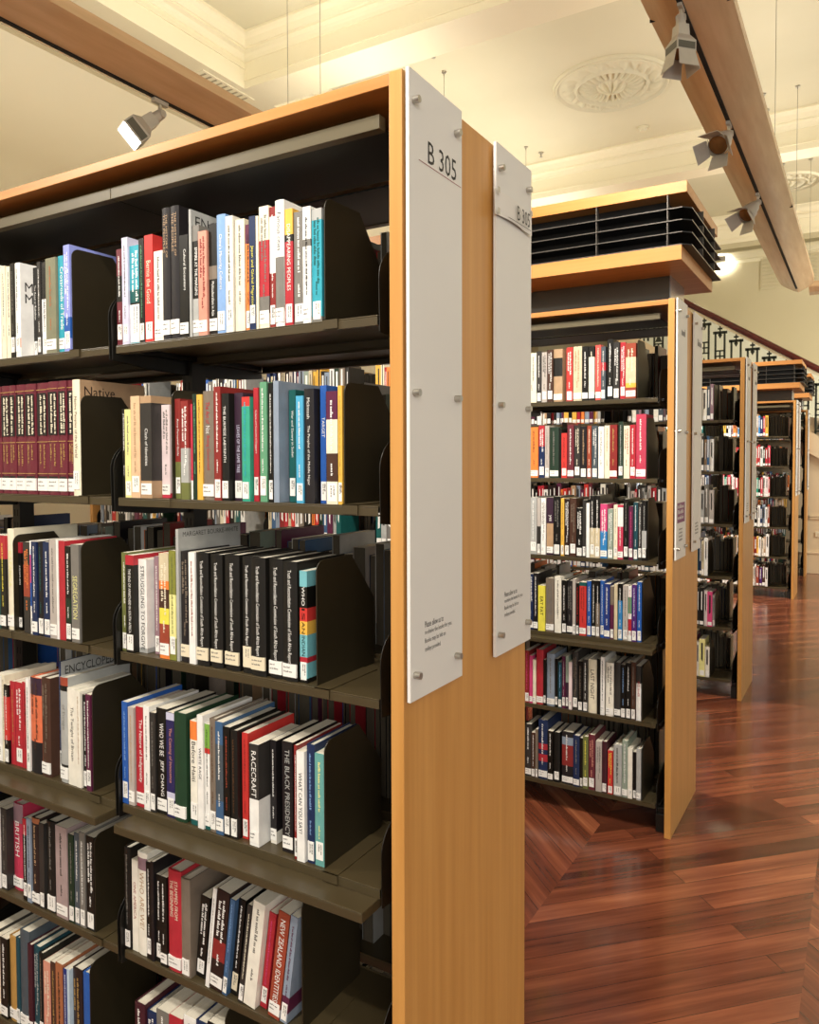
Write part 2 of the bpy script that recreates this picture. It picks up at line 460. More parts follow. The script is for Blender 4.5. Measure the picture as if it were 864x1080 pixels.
# ------------------------------------------------------------------ book tables: x mm, thickness, height, setback, colours, title ...
ROWS = [
 ('R1', 'e', 1, [
  (-734.6,16.8,203,34,'maroon',None,'white',2,[(0.45,0.72,'black')],'p',0),
  (-717.5,18.3,225,34,'lilac',None,'grey',2,[],'p',0),
  (-698.8,32.7,206,34,'cyan',None,'white',4,[(0.12,0.42,'black'),(0.42,0.55,'teal')],'p',0),
  (-665.7,15.7,216,34,'black',None,'green',2,[],'p',0),
  (-648.5,25.0,220,34,'scarlet','Bernie the Good','cream',2,[],'p',0),
  (-620.3,26.1,183,34,'ivory',None,'grey',1,[],'p',0),
  (-593.9,21.8,266,34,'ink','THE HISTORY OF THE PEOPLES','tan',1,[],'h',0),
  (-570.1,24.1,266,34,'ink','THE HISTORY OF THE PEOPLES','tan',1,[],'h',0),
  (-544.9,24.8,204,34,'black','Cultural Encounters','white',1,[],'p',0),
  (-517.8,6.0,252,34,'silver','','black',0,[],'h',0),
  (-511.4,18.7,219,34,'black','EMPIRE AT THE MARGINS','white',1,[(0,0.34,'silver'),(0.86,1,'grey')],'p',0),
  (-492.3,22.9,204,34,'salmon',None,'brick',1,[],'p',0),
  (-468.3,21.2,216,34,'black','Multiculturalism in Asia','white',1,[(0.5,0.62,'taupe')],'p',0),
  (-444.4,22.6,229,34,'sky',"China's Minority Cultures",'white',2,[],'h',0),
  (-419.9,18.8,222,34,'ivory',None,'black',2,[],'p',0),
  (-398.8,23.9,213,34,'cream',None,'grey',0,[],'p',0),
  (-372.6,13.3,200,34,'orange',None,'black',2,[(0.82,1,'plum')],'p',0),
  (-358.9,16.0,212,34,'navy','Japan and Global Migration','yellow',2,[],'p',0),
  (-341.3,6.0,210,34,'cream','','grey',0,[],'p',0),
  (-334.8,23.5,226,34,'cream',None,'grey',1,[(0.12,0.26,'grey'),(0.26,0.72,'crimson')],'p',0),
  (-310.9,13.9,222,34,'white',None,'white',2,[(0,0.45,'brick'),(0.92,1,'brick')],'p',0),
  (-295.5,20.3,231,34,'white','Famous cities','black',1,[(0.12,0.55,'grey')],'h',0),
  (-274.5,18.5,212,34,'crimson','DISAPPEARING PEOPLES','white',2,[(0.72,0.78,'black'),(0.78,1,'amber')],'p',0),
  (-255.1,23.4,204,34,'grey',None,'white',2,[],'p',0),
  (-230.8,17.9,208,34,'white',None,'black',1,[(0.66,0.72,'grey')],'p',0),
  (-212.3,22.1,202,34,'cyan',None,'teal',2,[(0.9,1,'silver'),(0,0.05,'grey')],'p',0),
 ]),
 ('L1', 'i', 1, [
  (-1218.2,26.5,227,34,'ivory',None,'grey',2,[],'p',0),
  (-1190.6,35.3,225,34,'white',None,'grey',1,[],'p',0),
  (-1153.7,16.1,222,34,'cream',None,'grey',0,[],'p',0),
  (-1137.2,20.8,219,34,'cream',None,'grey',0,[],'p',0),
  (-1116.1,16.4,223,34,'black',None,'grey',2,[],'p',0),
  (-1098.7,19.7,222,34,'white',None,'grey',2,[(0.1,0.2,'salmon')],'h',0),
  (-1078.5,14.5,216,69,'black','The Road to Rebellion','white',2,[],'p',0),
  (-1011.6,12.4,213,34,'charcoal',None,'white',2,[],'p',0),
  (-998.9,20.2,211,34,'white',None,'black',2,[(0.6,1,'charcoal')],'p',0),
  (-977.7,36.6,216,34,'olive grey',None,'copper',1,[],'p',0),
  (-940.1,27.4,218,34,'cyan','Crossroads of Trade','white',1,[],'p',0),
  (-912.3,21.5,237,34,'periwinkle',None,'white',2,[(0.12,0.32,'blue')],'p',0),
 ]),
 ('L2', 'i', 2, [
  (-1241.0,38.1,261,34,'burgundy',None,'gold',1,[],'s',0),
  (-1201.8,37.3,260,34,'burgundy',None,'gold',1,[],'s',0),
  (-1163.4,33.4,260,34,'burgundy',None,'gold',1,[],'s',0),
  (-1129.6,25.0,260,34,'burgundy',None,'gold',1,[],'s',0),
  (-1104.2,36.0,260,34,'burgundy',None,'gold',1,[],'s',0),
  (-1067.8,39.4,260,34,'burgundy',None,'gold',1,[],'s',0),
  (-1023.4,40.7,260,34,'burgundy',None,'gold',1,[],'s',0),
  (-981.6,37.9,261,34,'burgundy',None,'gold',1,[],'s',0),
  (-943.4,27.7,261,34,'burgundy',None,'gold',1,[],'s',0),
  (-915.3,22.6,261,34,'burgundy',None,'gold',1,[],'s',0),
  (-892.2,25.1,261,34,'cream','Native Peoples of the World','brown',2,[],'h',0),
 ]),
 ('R2', 'e', 2, [
  (-730.7,12.2,190,34,'black',None,'white',0,[],'p',0),
  (-717.2,20.9,188,34,'lemon',None,'grey',2,[],'p',0),
  (-695.6,27.9,215,34,'peach',None,'tan',2,[],'p',0),
  (-665.6,33.4,214,34,'tan','Clash of Identities','white',1,[(0.17,0.93,'charcoal')],'p',0),
  (-631.8,24.1,196,61,'blush',None,'grey',1,[(0,0.05,'rose')],'p',0),
  (-573.0,15.6,205,43,'brick','Army Personnel Guide','white',2,[(0,0.37,'olive')],'p',0),
  (-546.2,21.7,199,34,'brick',None,'white',0,[(0,0.17,'olive'),(0.17,0.52,'silver')],'p',0),
  (-524.2,6.0,192,34,'rose','','white',0,[(0,0.2,'white')],'p',0),
  (-517.8,14.6,212,34,'pine',None,'green',0,[],'h',0),
  (-502.4,14.6,210,34,'amber',None,'brown',0,[],'p',0),
  (-487.1,30.5,216,34,'taupe','The Art of Not Being Governed','crimson',1,[],'h',0),
  (-454.9,18.3,223,34,'brick',None,'white',2,[],'p',0),
  (-435.5,19.1,209,34,'black','THE BURMESE LABYRINTH','white',2,[],'h',0),
  (-415.0,22.3,210,43,'aubergine','LEAVES OF THE SAME TREE','lilac',2,[],'h',0),
  (-383.1,20.1,200,34,'jade',None,'cyan',2,[(0.91,1,'scarlet')],'h',0),
  (-360.7,12.6,217,45,'crimson','Culture and Customs of Singapore','white',2,[],'p',0),
  (-338.2,17.2,226,34,'green',None,'white',2,[],'h',0),
  (-314.9,10.6,223,34,'black',None,'white',2,[],'p',0),
  (-302.7,12.7,226,34,'steel','','grey',0,[],'h',0),
  (-283.7,16.1,210,56,'teal','War and Slavery in Sudan','white',2,[],'p',0),
  (-249.4,16.8,196,34,'sky blue',None,'white',2,[],'p',0),
  (-232.0,22.0,208,34,'ink','McIntosh   The Peoples of the Middle Niger','white',0,[],'h',0),
  (-205.7,14.3,214,47,'blue','TARGET','white',2,[],'p',0),
  (-181.4,24.9,201,34,'cream',None,'white',2,[(0.75,1,'plum'),(0.2,0.45,'umber')],'p',0),
  (-155.6,9.1,210,34,'amber',None,'gold',2,[],'p',0),
 ]),
 ('L3', 'i', 3, [
  (-1236.6,25.4,228,34,'white',None,'grey',1,[],'p',0),
  (-1208.4,26.7,229,34,'teal',None,'white',1,[],'p',0),
  (-1180.6,20.8,230,34,'black',None,'yellow',1,[(0.75,1,'crimson')],'p',0),
  (-1158.7,27.0,247,34,'cream','KATANGA','lemon',1,[],'h',0),
  (-1126.1,11.7,215,49,'black','ROMAN 2005','white',1,[(0.88,1,'crimson')],'p',0),
  (-1089.2,24.0,219,34,'charcoal',None,'orange',0,[(0.4,0.75,'rust')],'p',0),
  (-1063.2,11.9,223,34,'white',None,'blue',2,[(0.3,0.55,'blue'),(0.55,0.85,'pink')],'p',0),
  (-1050.9,19.5,222,34,'navy',None,'white',1,[],'p',0),
  (-1030.4,20.2,222,34,'ink',None,'teal',2,[],'h',0),
  (-1008.7,24.9,223,34,'navy',None,'white',2,[],'p',0),
  (-982.3,24.5,230,34,'dove',None,'grey',1,[],'p',0),
  (-957.4,7.9,231,34,'white','','grey',0,[],'p',0),
  (-948.5,22.1,229,34,'crimson','','white',0,[],'p',0),
  (-924.5,19.5,218,34,'black',None,'white',2,[(0.2,0.45,'pine')],'p',0),
  (-903.6,28.1,223,34,'grey','SEGREGATION','lemon',1,[],'p',0),
 ]),
 ('R3', 'e', 3, [
  (-738.9,17.9,214,34,'olive',None,'white',2,[],'p',0),
  (-720.1,25.2,210,34,'black','THE END OF APARTHEID IN SOUTH AFRICA','white',2,[(0.9,1,'crimson')],'p',0),
  (-694.6,25.3,201,48,'white','STRUGGLING TO FORGIVE','charcoal',0,[(0,0.05,'silver')],'p',0),
  (-653.4,14.2,209,53,'mauve',None,'white',2,[],'p',0),
  (-617.3,28.3,220,34,'orange',None,'cream',1,[(0.12,0.33,'rust'),(0.33,0.48,'yellow'),(0.48,0.66,'umber'),(0.74,1,'beige')],'p',0),
  (-587.8,19.3,227,34,'moss',None,'olive',2,[(0.2,0.6,'lemon')],'p',0),
  (-566.2,7.7,272,34,'silver','','black',0,[],'h',0),
  (-557.4,26.9,227,34,'ink',None,'taupe',3,[],'h',0),
  (-529.7,17.9,227,34,'white',None,'rust',0,[],'p',0),
  (-510.4,33.0,228,34,'black','Truth and Reconciliation Commission of South Africa Report','white',3,[],'h',0),
  (-473.8,31.5,226,34,'black','Truth and Reconciliation Commission of South Africa Report','white',3,[],'h',0),
  (-435.1,37.6,228,34,'black','Truth and Reconciliation Commission of South Africa Report','white',3,[],'h',0),
  (-390.0,23.7,226,34,'black','Truth and Reconciliation Commission of South Africa Report','white',5,[],'h',0),
  (-364.6,36.4,227,34,'black','Truth and Reconciliation Commission of South Africa Report','white',3,[],'h',0),
  (-323.3,33.2,227,34,'black','Truth and Reconciliation Commission of South Africa Report','white',1,[],'h',0),
  (-287.9,33.6,224,34,'black','Truth and Reconciliation Commission of South Africa Report','white',1,[],'h',0),
  (-251.2,17.6,208,44,'aqua','WHO IS AN INDIAN','black',2,[(0,0.04,'black'),(0.18,0.23,'crimson'),(0.43,0.55,'amber'),(0.55,0.67,'scarlet'),(0.67,0.86,'black')],'p',0),
 ]),
 ('L4', 'i', 4, [
  (-1244.0,27.4,209,34,'black',None,'white',2,[],'p',0),
  (-1215.5,26.9,213,34,'white',None,'grey',2,[],'p',0),
  (-1187.4,12.2,217,34,'cream',None,'grey',0,[],'p',0),
  (-1174.1,17.6,196,34,'black',None,'white',2,[(0.3,0.85,'scarlet')],'p',0),
  (-1155.4,19.1,206,34,'crimson',None,'gold',0,[],'p',0),
  (-1135.3,28.5,207,34,'crimson',None,'white',2,[],'p',0),
  (-1105.8,20.1,211,34,'crimson',None,'black',0,[],'p',0),
  (-1084.6,13.1,225,34,'white',None,'black',2,[],'p',0),
  (-1069.9,43.3,230,34,'tangerine',None,'umber',0,[(0,0.33,'ink'),(0.82,1,'aubergine')],'h',0),
  (-1024.0,31.8,235,34,'umber',None,'taupe',1,[],'h',0),
  (-991.8,6.0,271,54,'navy',None,'sky',2,[],'h',0),
  (-956.6,28.2,246,34,'silver','of Europe','grey',1,[(0.09,0.17,'black'),(0.87,0.92,'black'),(0.92,1,'rust')],'h',0),
  (-927.0,29.6,225,34,'ivory','The Twilight of Britain','charcoal',0,[],'p',0),
  (-896.5,16.5,222,34,'ivory',None,'tan',0,[],'p',0),
  (-878.6,16.3,215,34,'black',None,'white',2,[],'p',0),
  (-861.3,16.6,220,34,'plum',None,'white',2,[],'p',0),
 ]),
 ('R4', 'e', 4, [
  (-739.1,18.4,223,34,'blue',None,'sky',2,[],'p',0),
  (-719.0,17.4,214,34,'dove',None,'tan',1,[],'p',0),
  (-699.9,27.9,217,34,'crimson','The Nature of Indigeneity','white',1,[],'p',0),
  (-671.6,18.5,224,34,'white',None,'grey',2,[],'p',0),
  (-652.3,16.2,213,34,'charcoal',None,'grey',2,[],'p',0),
  (-635.2,30.4,225,34,'black','WHO WE BE  JEFF CHANG','white',1,[],'p',0),
  (-604.0,23.6,221,34,'indigo','The Coming of Innocence','salmon',2,[(0.17,0.24,'lilac'),(0.93,1,'lilac')],'p',0),
  (-578.9,34.3,226,34,'forest','','green',1,[],'h',0),
  (-536.2,24.8,215,34,'ivory','Before Haiti','charcoal',2,[(0,0.06,'teal'),(0.82,1,'orange')],'h',0),
  (-509.9,15.9,232,34,'white','WHITE RAGE','black',0,[],'p',0),
  (-493.2,13.9,216,34,'white',None,'black',1,[(0,0.05,'teal'),(0.72,0.77,'scarlet'),(0.77,1,'leaf')],'p',0),
  (-477.9,16.7,230,34,'taupe',None,'brown',2,[],'h',0),
  (-460.1,19.7,227,34,'denim',None,'white',1,[(0.3,0.8,'slate')],'p',0),
  (-439.9,17.0,220,34,'black',None,'rust',2,[],'p',0),
  (-422.2,18.2,216,34,'black',None,'brown',2,[],'h',0),
  (-401.5,15.2,211,48,'scarlet',None,'brick',2,[],'p',0),
  (-371.0,23.6,200,34,'white','RACECRAFT','white',1,[(0.46,1,'charcoal')],'p',0),
  (-341.3,15.0,203,60,'ink',None,'white',1,[(0,0.12,'ivory')],'p',0),
  (-300.6,25.7,213,47,'ink','THE BLACK PRESIDENCY','silver',1,[],'p',0),
  (-262.5,7.5,215,34,'brick',None,'white',2,[],'p',0),
  (-254.4,18.3,207,34,'white','WHAT CAN YOU SAY?','black',0,[],'p',0),
  (-234.5,17.8,222,34,'navy',None,'sky',2,[],'h',0),
  (-215.5,21.1,209,34,'sea green',None,'lemon',2,[],'p',0),
 ]),
 ('L5', 'i', 5, [
  (-1256.1,26.0,197,34,'black',None,'white',2,[],'p',0),
  (-1229.0,24.5,201,34,'white',None,'grey',2,[],'p',0),
  (-1202.8,23.6,205,34,'charcoal',None,'grey',2,[],'p',0),
  (-1178.9,38.7,218,52,'raspberry','BRITISH','white',1,[(0.78,1,'mauve')],'h',0),
  (-1109.3,16.0,202,34,'black',None,'white',2,[(0.8,1,'crimson')],'p',0),
  (-1092.2,16.4,207,34,'steel',None,'ink',2,[],'p',0),
  (-1074.2,30.8,213,34,'espresso',None,'tan',1,[(0.94,1,'copper')],'h',0),
  (-1042.4,18.0,207,34,'charcoal','','grey',2,[],'p',0),
  (-1018.2,35.9,219,34,'black',None,'grey',2,[],'h',0),
  (-979.4,42.4,217,34,'dusty mauve',None,'charcoal',1,[],'p',0),
  (-932.6,19.8,207,34,'pine',None,'grey',2,[],'p',0),
  (-911.8,17.2,215,34,'slate',None,'white',2,[],'p',0),
  (-893.7,18.9,221,34,'grey',None,'white',2,[],'p',0),
  (-872.0,27.0,217,34,'black',None,'white',2,[],'p',0),
 ]),
 ('R5', 'e', 5, [
  (-740.5,18.6,226,34,'black',None,'grey',2,[],'h',0),
  (-719.8,18.3,202,34,'ivory','ONE AMERICA','rust',0,[],'p',0),
  (-700.7,30.2,225,34,'ivory','WHO ARE WE?','tan',0,[(0.83,0.95,'mauve')],'h',0),
  (-669.6,14.5,212,34,'black',None,'white',2,[],'p',0),
  (-654.3,8.6,216,34,'ink','','grey',0,[],'p',0),
  (-644.9,18.3,189,34,'black',None,'white',2,[],'p',0),
  (-625.8,19.7,193,34,'black',None,'white',1,[],'p',0),
  (-603.4,38.5,215,34,'crimson','STAMPED FROM THE BEGINNING','cream',1,[],'h',0),
  (-563.3,25.4,207,34,'taupe','','grey',2,[],'h',0),
  (-537.1,24.6,175,48,'black',None,'white',2,[],'p',6),
  (-496.3,10.3,212,34,'white',None,'grey',0,[],'p',7),
  (-484.8,33.8,212,34,'espresso',None,'white',1,[(0.3,0.5,'brick')],'p',7),
  (-450.1,12.5,203,34,'denim',None,'sky',2,[],'p',7.5),
  (-436.1,17.0,203,44,'black',None,'white',5,[],'p',7.5),
  (-407.3,13.2,205,34,'charcoal',None,'cream',2,[],'p',8),
  (-393.4,30.0,217,34,'ivory',None,'grey',0,[],'p',8),
  (-360.5,16.8,198,46,'crimson',None,'pink',2,[],'p',8),
  (-329.8,27.1,216,34,'rust','NEW ZEALAND IDENTITIES','white',1,[(0.03,0.1,'white')],'p',8),
  (-300.1,17.0,216,34,'steel',None,'plum',2,[(0.1,0.25,'plum')],'p',8),
 ]),
 ('L6', 'i', 6, [
  (-1269.0,29.9,205,34,'charcoal',None,'white',1,[],'p',0),
  (-1238.0,25.2,198,34,'cream',None,'grey',1,[],'p',0),
  (-1211.2,28.0,204,34,'black',None,'white',1,[],'p',0),
  (-1181.7,29.6,215,34,'ochre','','brown',1,[],'h',0),
  (-1150.5,13.9,221,34,'petrol','','grey',2,[],'h',0),
  (-1135.6,36.9,245,34,'slate','','grey',1,[],'h',0),
  (-1097.2,17.4,223,34,'wine','','tan',1,[],'h',0),
  (-1078.3,23.6,223,34,'petrol',None,'silver',1,[],'h',0),
  (-1053.2,16.0,216,34,'black',None,'taupe',2,[],'h',0),
  (-1034.8,26.8,202,34,'salmon',None,'cream',0,[],'p',0),
  (-1007.0,19.9,209,34,'umber',None,'gold',0,[],'p',0),
  (-986.2,25.2,215,34,'copper',None,'black',0,[],'p',0),
  (-958.7,13.4,208,34,'royal blue',None,'white',0,[],'p',0),
  (-944.0,9.1,212,34,'pale blue','','grey',0,[],'p',0),
  (-933.4,33.4,217,34,'espresso',None,'gold',0,[],'h',0),
  (-895.1,26.1,219,34,'blue','','navy',0,[],'h',0),
 ]),
 ('R6', 'e', 6, [
  (-713.0,31.8,218,34,'wine',None,'white',2,[],'h',0),
  (-680.1,33.3,208,34,'navy',None,'white',2,[],'h',0),
  (-644.8,38.6,226,34,'grey',None,'white',2,[],'p',0),
  (-604.3,37.6,230,34,'crimson',None,'white',2,[],'p',0),
  (-564.7,36.6,241,34,'white',None,'grey',2,[],'p',0),
  (-526.2,31.1,247,34,'navy',None,'white',2,[],'h',0),
  (-493.3,39.5,255,34,'black',None,'white',2,[],'p',0),
 ]),
 ('B1', 's', 1, [
  (-623.3,39.5,215,34,'cream',None,'grey',0,[],'p',0),
  (-582.3,21.1,219,34,'charcoal',None,'white',2,[],'p',0),
  (-559.7,23.2,214,34,'dove',None,'black',2,[],'p',0),
  (-534.3,25.2,223,34,'umber',None,'white',2,[],'p',0),
  (-507.7,39.6,224,34,'tan','','white',1,[(0.48,0.83,'black')],'h',0),
  (-455.1,27.6,229,51,'scarlet',None,'white',2,[],'p',0),
  (-419.6,37.1,228,34,'beige',None,'tan',1,[],'h',0),
  (-380.3,25.4,225,34,'black',None,'white',1,[],'p',0),
  (-352.8,24.5,224,34,'black',None,'cream',1,[(0.1,0.8,'cream')],'p',0),
  (-325.5,23.6,228,34,'coral',None,'cream',1,[],'p',0),
  (-299.8,18.6,219,34,'slate',None,'white',2,[(0.55,0.7,'crimson')],'p',0),
  (-275.7,23.9,247,34,'black',None,'white',2,[],'p',0),
  (-249.0,25.1,232,34,'charcoal',None,'white',2,[],'p',0),
  (-221.3,21.5,230,34,'crimson',None,'white',2,[],'p',0),
  (-198.4,41.2,224,34,'rust',None,'cream',1,[(0.2,0.28,'amber'),(0.28,0.75,'beige')],'p',0),
 ]),
 ('B2', 's', 2, [
  (-630.3,16.9,219,34,'umber',None,'white',2,[],'p',0),
  (-611.9,36.5,219,34,'orange',None,'brown',1,[],'p',0),
  (-571.7,26.3,225,34,'crimson',None,'white',2,[(0,0.6,'navy')],'p',0),
  (-543.8,18.7,224,34,'dove',None,'grey',2,[],'p',0),
  (-522.2,39.9,217,34,'pine',None,'grey',1,[],'h',0),
  (-481.6,10.3,209,34,'black','','grey',0,[],'p',0),
  (-469.8,24.1,191,34,'scarlet',None,'brick',2,[],'p',0),
  (-443.6,28.2,225,34,'maroon',None,'white',1,[],'p',0),
  (-413.3,25.1,221,34,'charcoal',None,'cream',2,[],'p',0),
  (-386.8,27.0,217,34,'ink',None,'tan',2,[],'p',0),
  (-357.7,17.6,220,34,'rust',None,'cream',2,[],'p',0),
  (-338.0,23.8,219,34,'slate',None,'white',2,[],'p',0),
  (-310.0,23.6,215,34,'white',None,'grey',0,[],'p',0),
  (-285.7,22.0,219,34,'cream',None,'tan',0,[],'p',0),
  (-262.3,30.7,221,34,'brick',None,'gold',1,[],'p',0),
  (-226.2,18.9,233,34,'pine',None,'silver',2,[],'h',0),
  (-206.0,24.8,216,34,'cream',None,'rust',0,[],'p',0),
  (-179.2,22.6,219,34,'crimson',None,'white',2,[],'p',0),
  (-155.2,40.1,261,34,'raspberry',None,'white',1,[],'h',0),
 ]),
 ('B3', 's', 3, [
  (-629.7,15.4,243,34,'mauve','','grey',2,[],'p',0),
  (-612.8,32.0,248,34,'silver',None,'white',2,[],'p',0),
  (-580.0,15.9,245,34,'dove','','grey',2,[(0.05,0.5,'charcoal')],'p',0),
  (-562.6,21.8,245,34,'white',None,'grey',1,[],'p',0),
  (-537.0,30.6,249,34,'aubergine','yes','white',1,[(0.1,0.55,'tan')],'p',0),
  (-504.9,30.3,254,34,'black',None,'grey',2,[],'p',0),
  (-471.7,13.9,247,34,'amber',None,'brown',2,[],'p',0),
  (-456.3,21.1,244,34,'espresso',None,'white',2,[],'p',0),
  (-433.0,28.2,248,34,'umber',None,'taupe',2,[],'p',0),
  (-402.7,26.5,207,34,'black',None,'white',2,[],'p',0),
  (-375.5,14.2,242,34,'charcoal','','white',2,[],'p',0),
  (-359.9,13.4,229,34,'white','','grey',0,[],'p',0),
  (-345.7,19.7,260,34,'black',None,'white',2,[(0,0.48,'beige')],'p',0),
  (-324.6,21.7,261,34,'black',None,'white',2,[(0,0.48,'beige')],'p',0),
  (-300.2,28.4,227,34,'pink',None,'white',1,[(0,0.5,'azure')],'p',0),
  (-269.0,22.0,207,34,'sage',None,'white',2,[],'p',0),
  (-244.3,15.7,225,34,'cream',None,'grey',2,[],'p',0),
  (-227.3,22.4,226,34,'raspberry',None,'white',1,[(0.6,0.95,'white')],'p',0),
  (-203.6,20.2,250,34,'black',None,'grey',2,[],'p',0),
  (-182.1,17.4,220,34,'plum',None,'pink',2,[],'p',0),
  (-163.4,17.3,237,34,'petrol',None,'white',2,[],'p',0),
  (-144.8,14.5,234,34,'charcoal',None,'white',2,[],'p',0),
  (-128.9,17.7,245,34,'black',None,'silver',2,[(0.2,0.5,'silver')],'p',0),
 ]),
 ('B4', 's', 4, [
  (-623.6,26.1,245,34,'navy',None,'white',1,[],'p',0),
  (-595.9,20.6,250,34,'ink',None,'white',1,[],'p',0),
  (-573.8,31.8,198,34,'yellow','EAT FAT','black',0,[],'p',0),
  (-539.0,37.4,233,34,'taupe',None,'grey',1,[],'h',0),
  (-497.9,28.8,243,34,'ivory',None,'grey',0,[],'p',0),
  (-466.9,20.5,228,34,'black',None,'white',2,[],'p',0),
  (-444.9,25.5,229,34,'ink',None,'grey',1,[],'h',0),
  (-418.7,13.7,238,34,'dove','','grey',2,[],'p',0),
  (-403.5,13.7,222,34,'black',None,'scarlet',2,[],'p',0),
  (-388.4,29.3,227,34,'scarlet',None,'brick',1,[(0.93,1,'teal')],'p',0),
  (-357.0,17.7,233,34,'blue',None,'white',2,[],'p',0),
  (-337.1,18.3,238,34,'black',None,'white',2,[],'p',0),
  (-317.4,16.1,239,34,'black',None,'white',2,[(0,0.6,'taupe')],'p',0),
  (-299.9,16.0,240,34,'blue',None,'white',2,[],'p',0),
  (-282.5,23.5,228,34,'royal blue',None,'white',1,[],'p',0),
  (-256.9,15.1,220,34,'plum','','grey',2,[(0.65,1,'taupe')],'p',0),
  (-240.4,13.7,231,34,'beige','','grey',0,[],'p',0),
  (-224.7,17.0,233,34,'azure',None,'white',2,[(0.7,1,'black')],'p',0),
  (-205.7,20.9,227,34,'dove',None,'grey',2,[],'p',0),
  (-183.4,14.1,226,34,'white',None,'crimson',2,[(0.5,0.8,'green'),(0.1,0.4,'crimson')],'p',0),
  (-168.0,20.0,234,34,'purple',None,'lilac',2,[],'p',0),
  (-146.7,17.9,246,34,'blue',None,'white',2,[],'p',0),
 ]),
 ('B5', 's', 5, [
  (-634.5,20.1,230,34,'brick',None,'pink',2,[],'p',0),
  (-612.9,14.6,210,34,'pink','','white',1,[],'p',0),
  (-596.7,13.8,194,34,'cream','','black',1,[],'p',0),
  (-581.4,31.2,241,34,'crimson','','pink',1,[],'h',0),
  (-548.7,12.1,200,34,'black','','white',2,[],'p',0),
  (-534.3,36.0,229,34,'steel',None,'grey',1,[],'h',0),
  (-496.1,13.4,211,34,'black','','grey',2,[],'p',0),
  (-481.3,17.0,199,34,'petrol',None,'sky',2,[],'p',0),
  (-463.5,14.0,226,34,'plum',None,'silver',2,[],'p',0),
  (-448.8,13.2,228,34,'sage','','grey',2,[(0,0.5,'aubergine')],'p',0),
  (-434.2,13.8,205,34,'blush','','grey',2,[],'p',0),
  (-418.1,22.5,250,34,'charcoal',None,'taupe',2,[],'h',0),
  (-394.2,20.9,214,34,'black',None,'taupe',2,[],'p',0),
  (-371.2,20.0,224,34,'charcoal',None,'white',2,[],'p',0),
  (-349.8,36.8,228,34,'cream','LAST NIGHT','charcoal',0,[],'h',0),
  (-310.9,13.3,235,34,'black','','grey',0,[],'p',0),
  (-296.2,16.7,244,34,'white',None,'black',1,[],'p',0),
  (-273.2,31.8,224,34,'ivory',None,'grey',1,[],'h',0),
  (-239.4,27.4,228,34,'charcoal','','grey',1,[],'h',0),
  (-210.7,19.7,224,34,'black',None,'sky',2,[],'p',0),
  (-189.6,20.2,234,34,'black',None,'white',2,[],'p',0),
  (-168.1,18.1,240,34,'umber',None,'grey',2,[],'p',0),
  (-148.7,19.3,226,34,'white','RED RIVER','crimson',0,[(0.68,1,'charcoal')],'p',0),
 ]),
 ('B6', 's', 6, [
  (-633.9,28.7,231,34,'charcoal',None,'white',1,[],'h',0),
  (-603.7,17.7,199,34,'umber',None,'white',2,[],'p',0),
  (-585.2,11.5,216,34,'taupe','','grey',2,[],'p',0),
  (-572.2,41.8,261,34,'navy',None,'white',1,[(0.3,0.42,'crimson'),(0.5,0.6,'crimson')],'h',0),
  (-528.1,24.0,220,34,'black',None,'white',1,[],'p',0),
  (-500.3,26.1,218,34,'black','','grey',2,[],'h',0),
  (-465.4,49.9,227,34,'ink',None,'white',1,[(0.35,0.75,'brick'),(0.75,0.9,'steel')],'h',0),
  (-413.3,26.8,220,34,'navy',None,'grey',1,[],'h',0),
  (-385.7,13.7,213,34,'black','','white',2,[],'p',0),
  (-370.6,22.9,223,34,'olive',None,'yellow',2,[],'h',0),
  (-346.3,27.0,235,34,'maroon',None,'salmon',2,[],'h',0),
  (-315.1,26.0,213,34,'dove',None,'grey',0,[],'p',0),
  (-287.7,20.2,217,34,'wine','','grey',2,[],'h',0),
  (-264.0,21.5,184,34,'scarlet',None,'yellow',2,[],'p',0),
  (-239.1,33.6,214,34,'silver',None,'black',2,[],'h',0),
  (-203.4,22.4,237,34,'sage',None,'white',1,[],'h',0),
  (-179.7,18.2,210,34,'ivory','','grey',2,[],'p',0),
  (-160.2,14.1,196,34,'black','','white',2,[],'p',0),
  (-144.8,18.0,213,34,'silver','','slate',1,[],'h',0),
 ]),
]
BOOKENDS = [('R1', -0.1843, 0.036, 0.22), ('L1', -0.8885, 0.036, 0.2296), ('L2', -0.8654, 0.036, 0.2264), ('R2', -0.5759, 0.036, 0.2239), ('R2', -0.1436, 0.036, 0.2167), ('L3', -1.129, 0.036, 0.2336), ('L3', -0.8723, 0.036, 0.2309), ('R3', -0.2076, 0.036, 0.2296), ('L4', -0.8415, 0.036, 0.2402), ('R4', -0.192, 0.036, 0.2339), ('L5', -0.8422, 0.036, 0.2253), ('R5', -0.247, 0.036, 0.2523), ('L6', -0.866, 0.036, 0.2487), ('R6', -0.4447, 0.036, 0.2927), ('B1', -0.1519, 0.036, 0.2382), ('B2', -0.1118, 0.036, 0.247), ('B3', -0.1073, 0.036, 0.2552), ('B4', -0.1248, 0.036, 0.2533), ('B5', -0.1241, 0.036, 0.228), ('B6', -0.1208, 0.036, 0.2364)]
# printing on front covers that show past a shorter neighbour: (row, index) -> text, colour, size, height share, cover colour
COVERS = {
    ('R1', 9): ('ENCY', 'black', 0.022, 0.87, 'silver'),
    ('L1', 5): ('MU', 'charcoal', 0.022, 0.70, None),
    ('L2', 10): ('Native', 'espresso', 0.022, 0.86, 'tan'),
    ('R3', 6): ('MARGARET BOURKE-WHITE', 'charcoal', 0.010, 0.94, 'silver'),
    ('L4', 10): ('ENCYCLOPEDIA', 'charcoal', 0.020, 0.88, 'silver'),
}
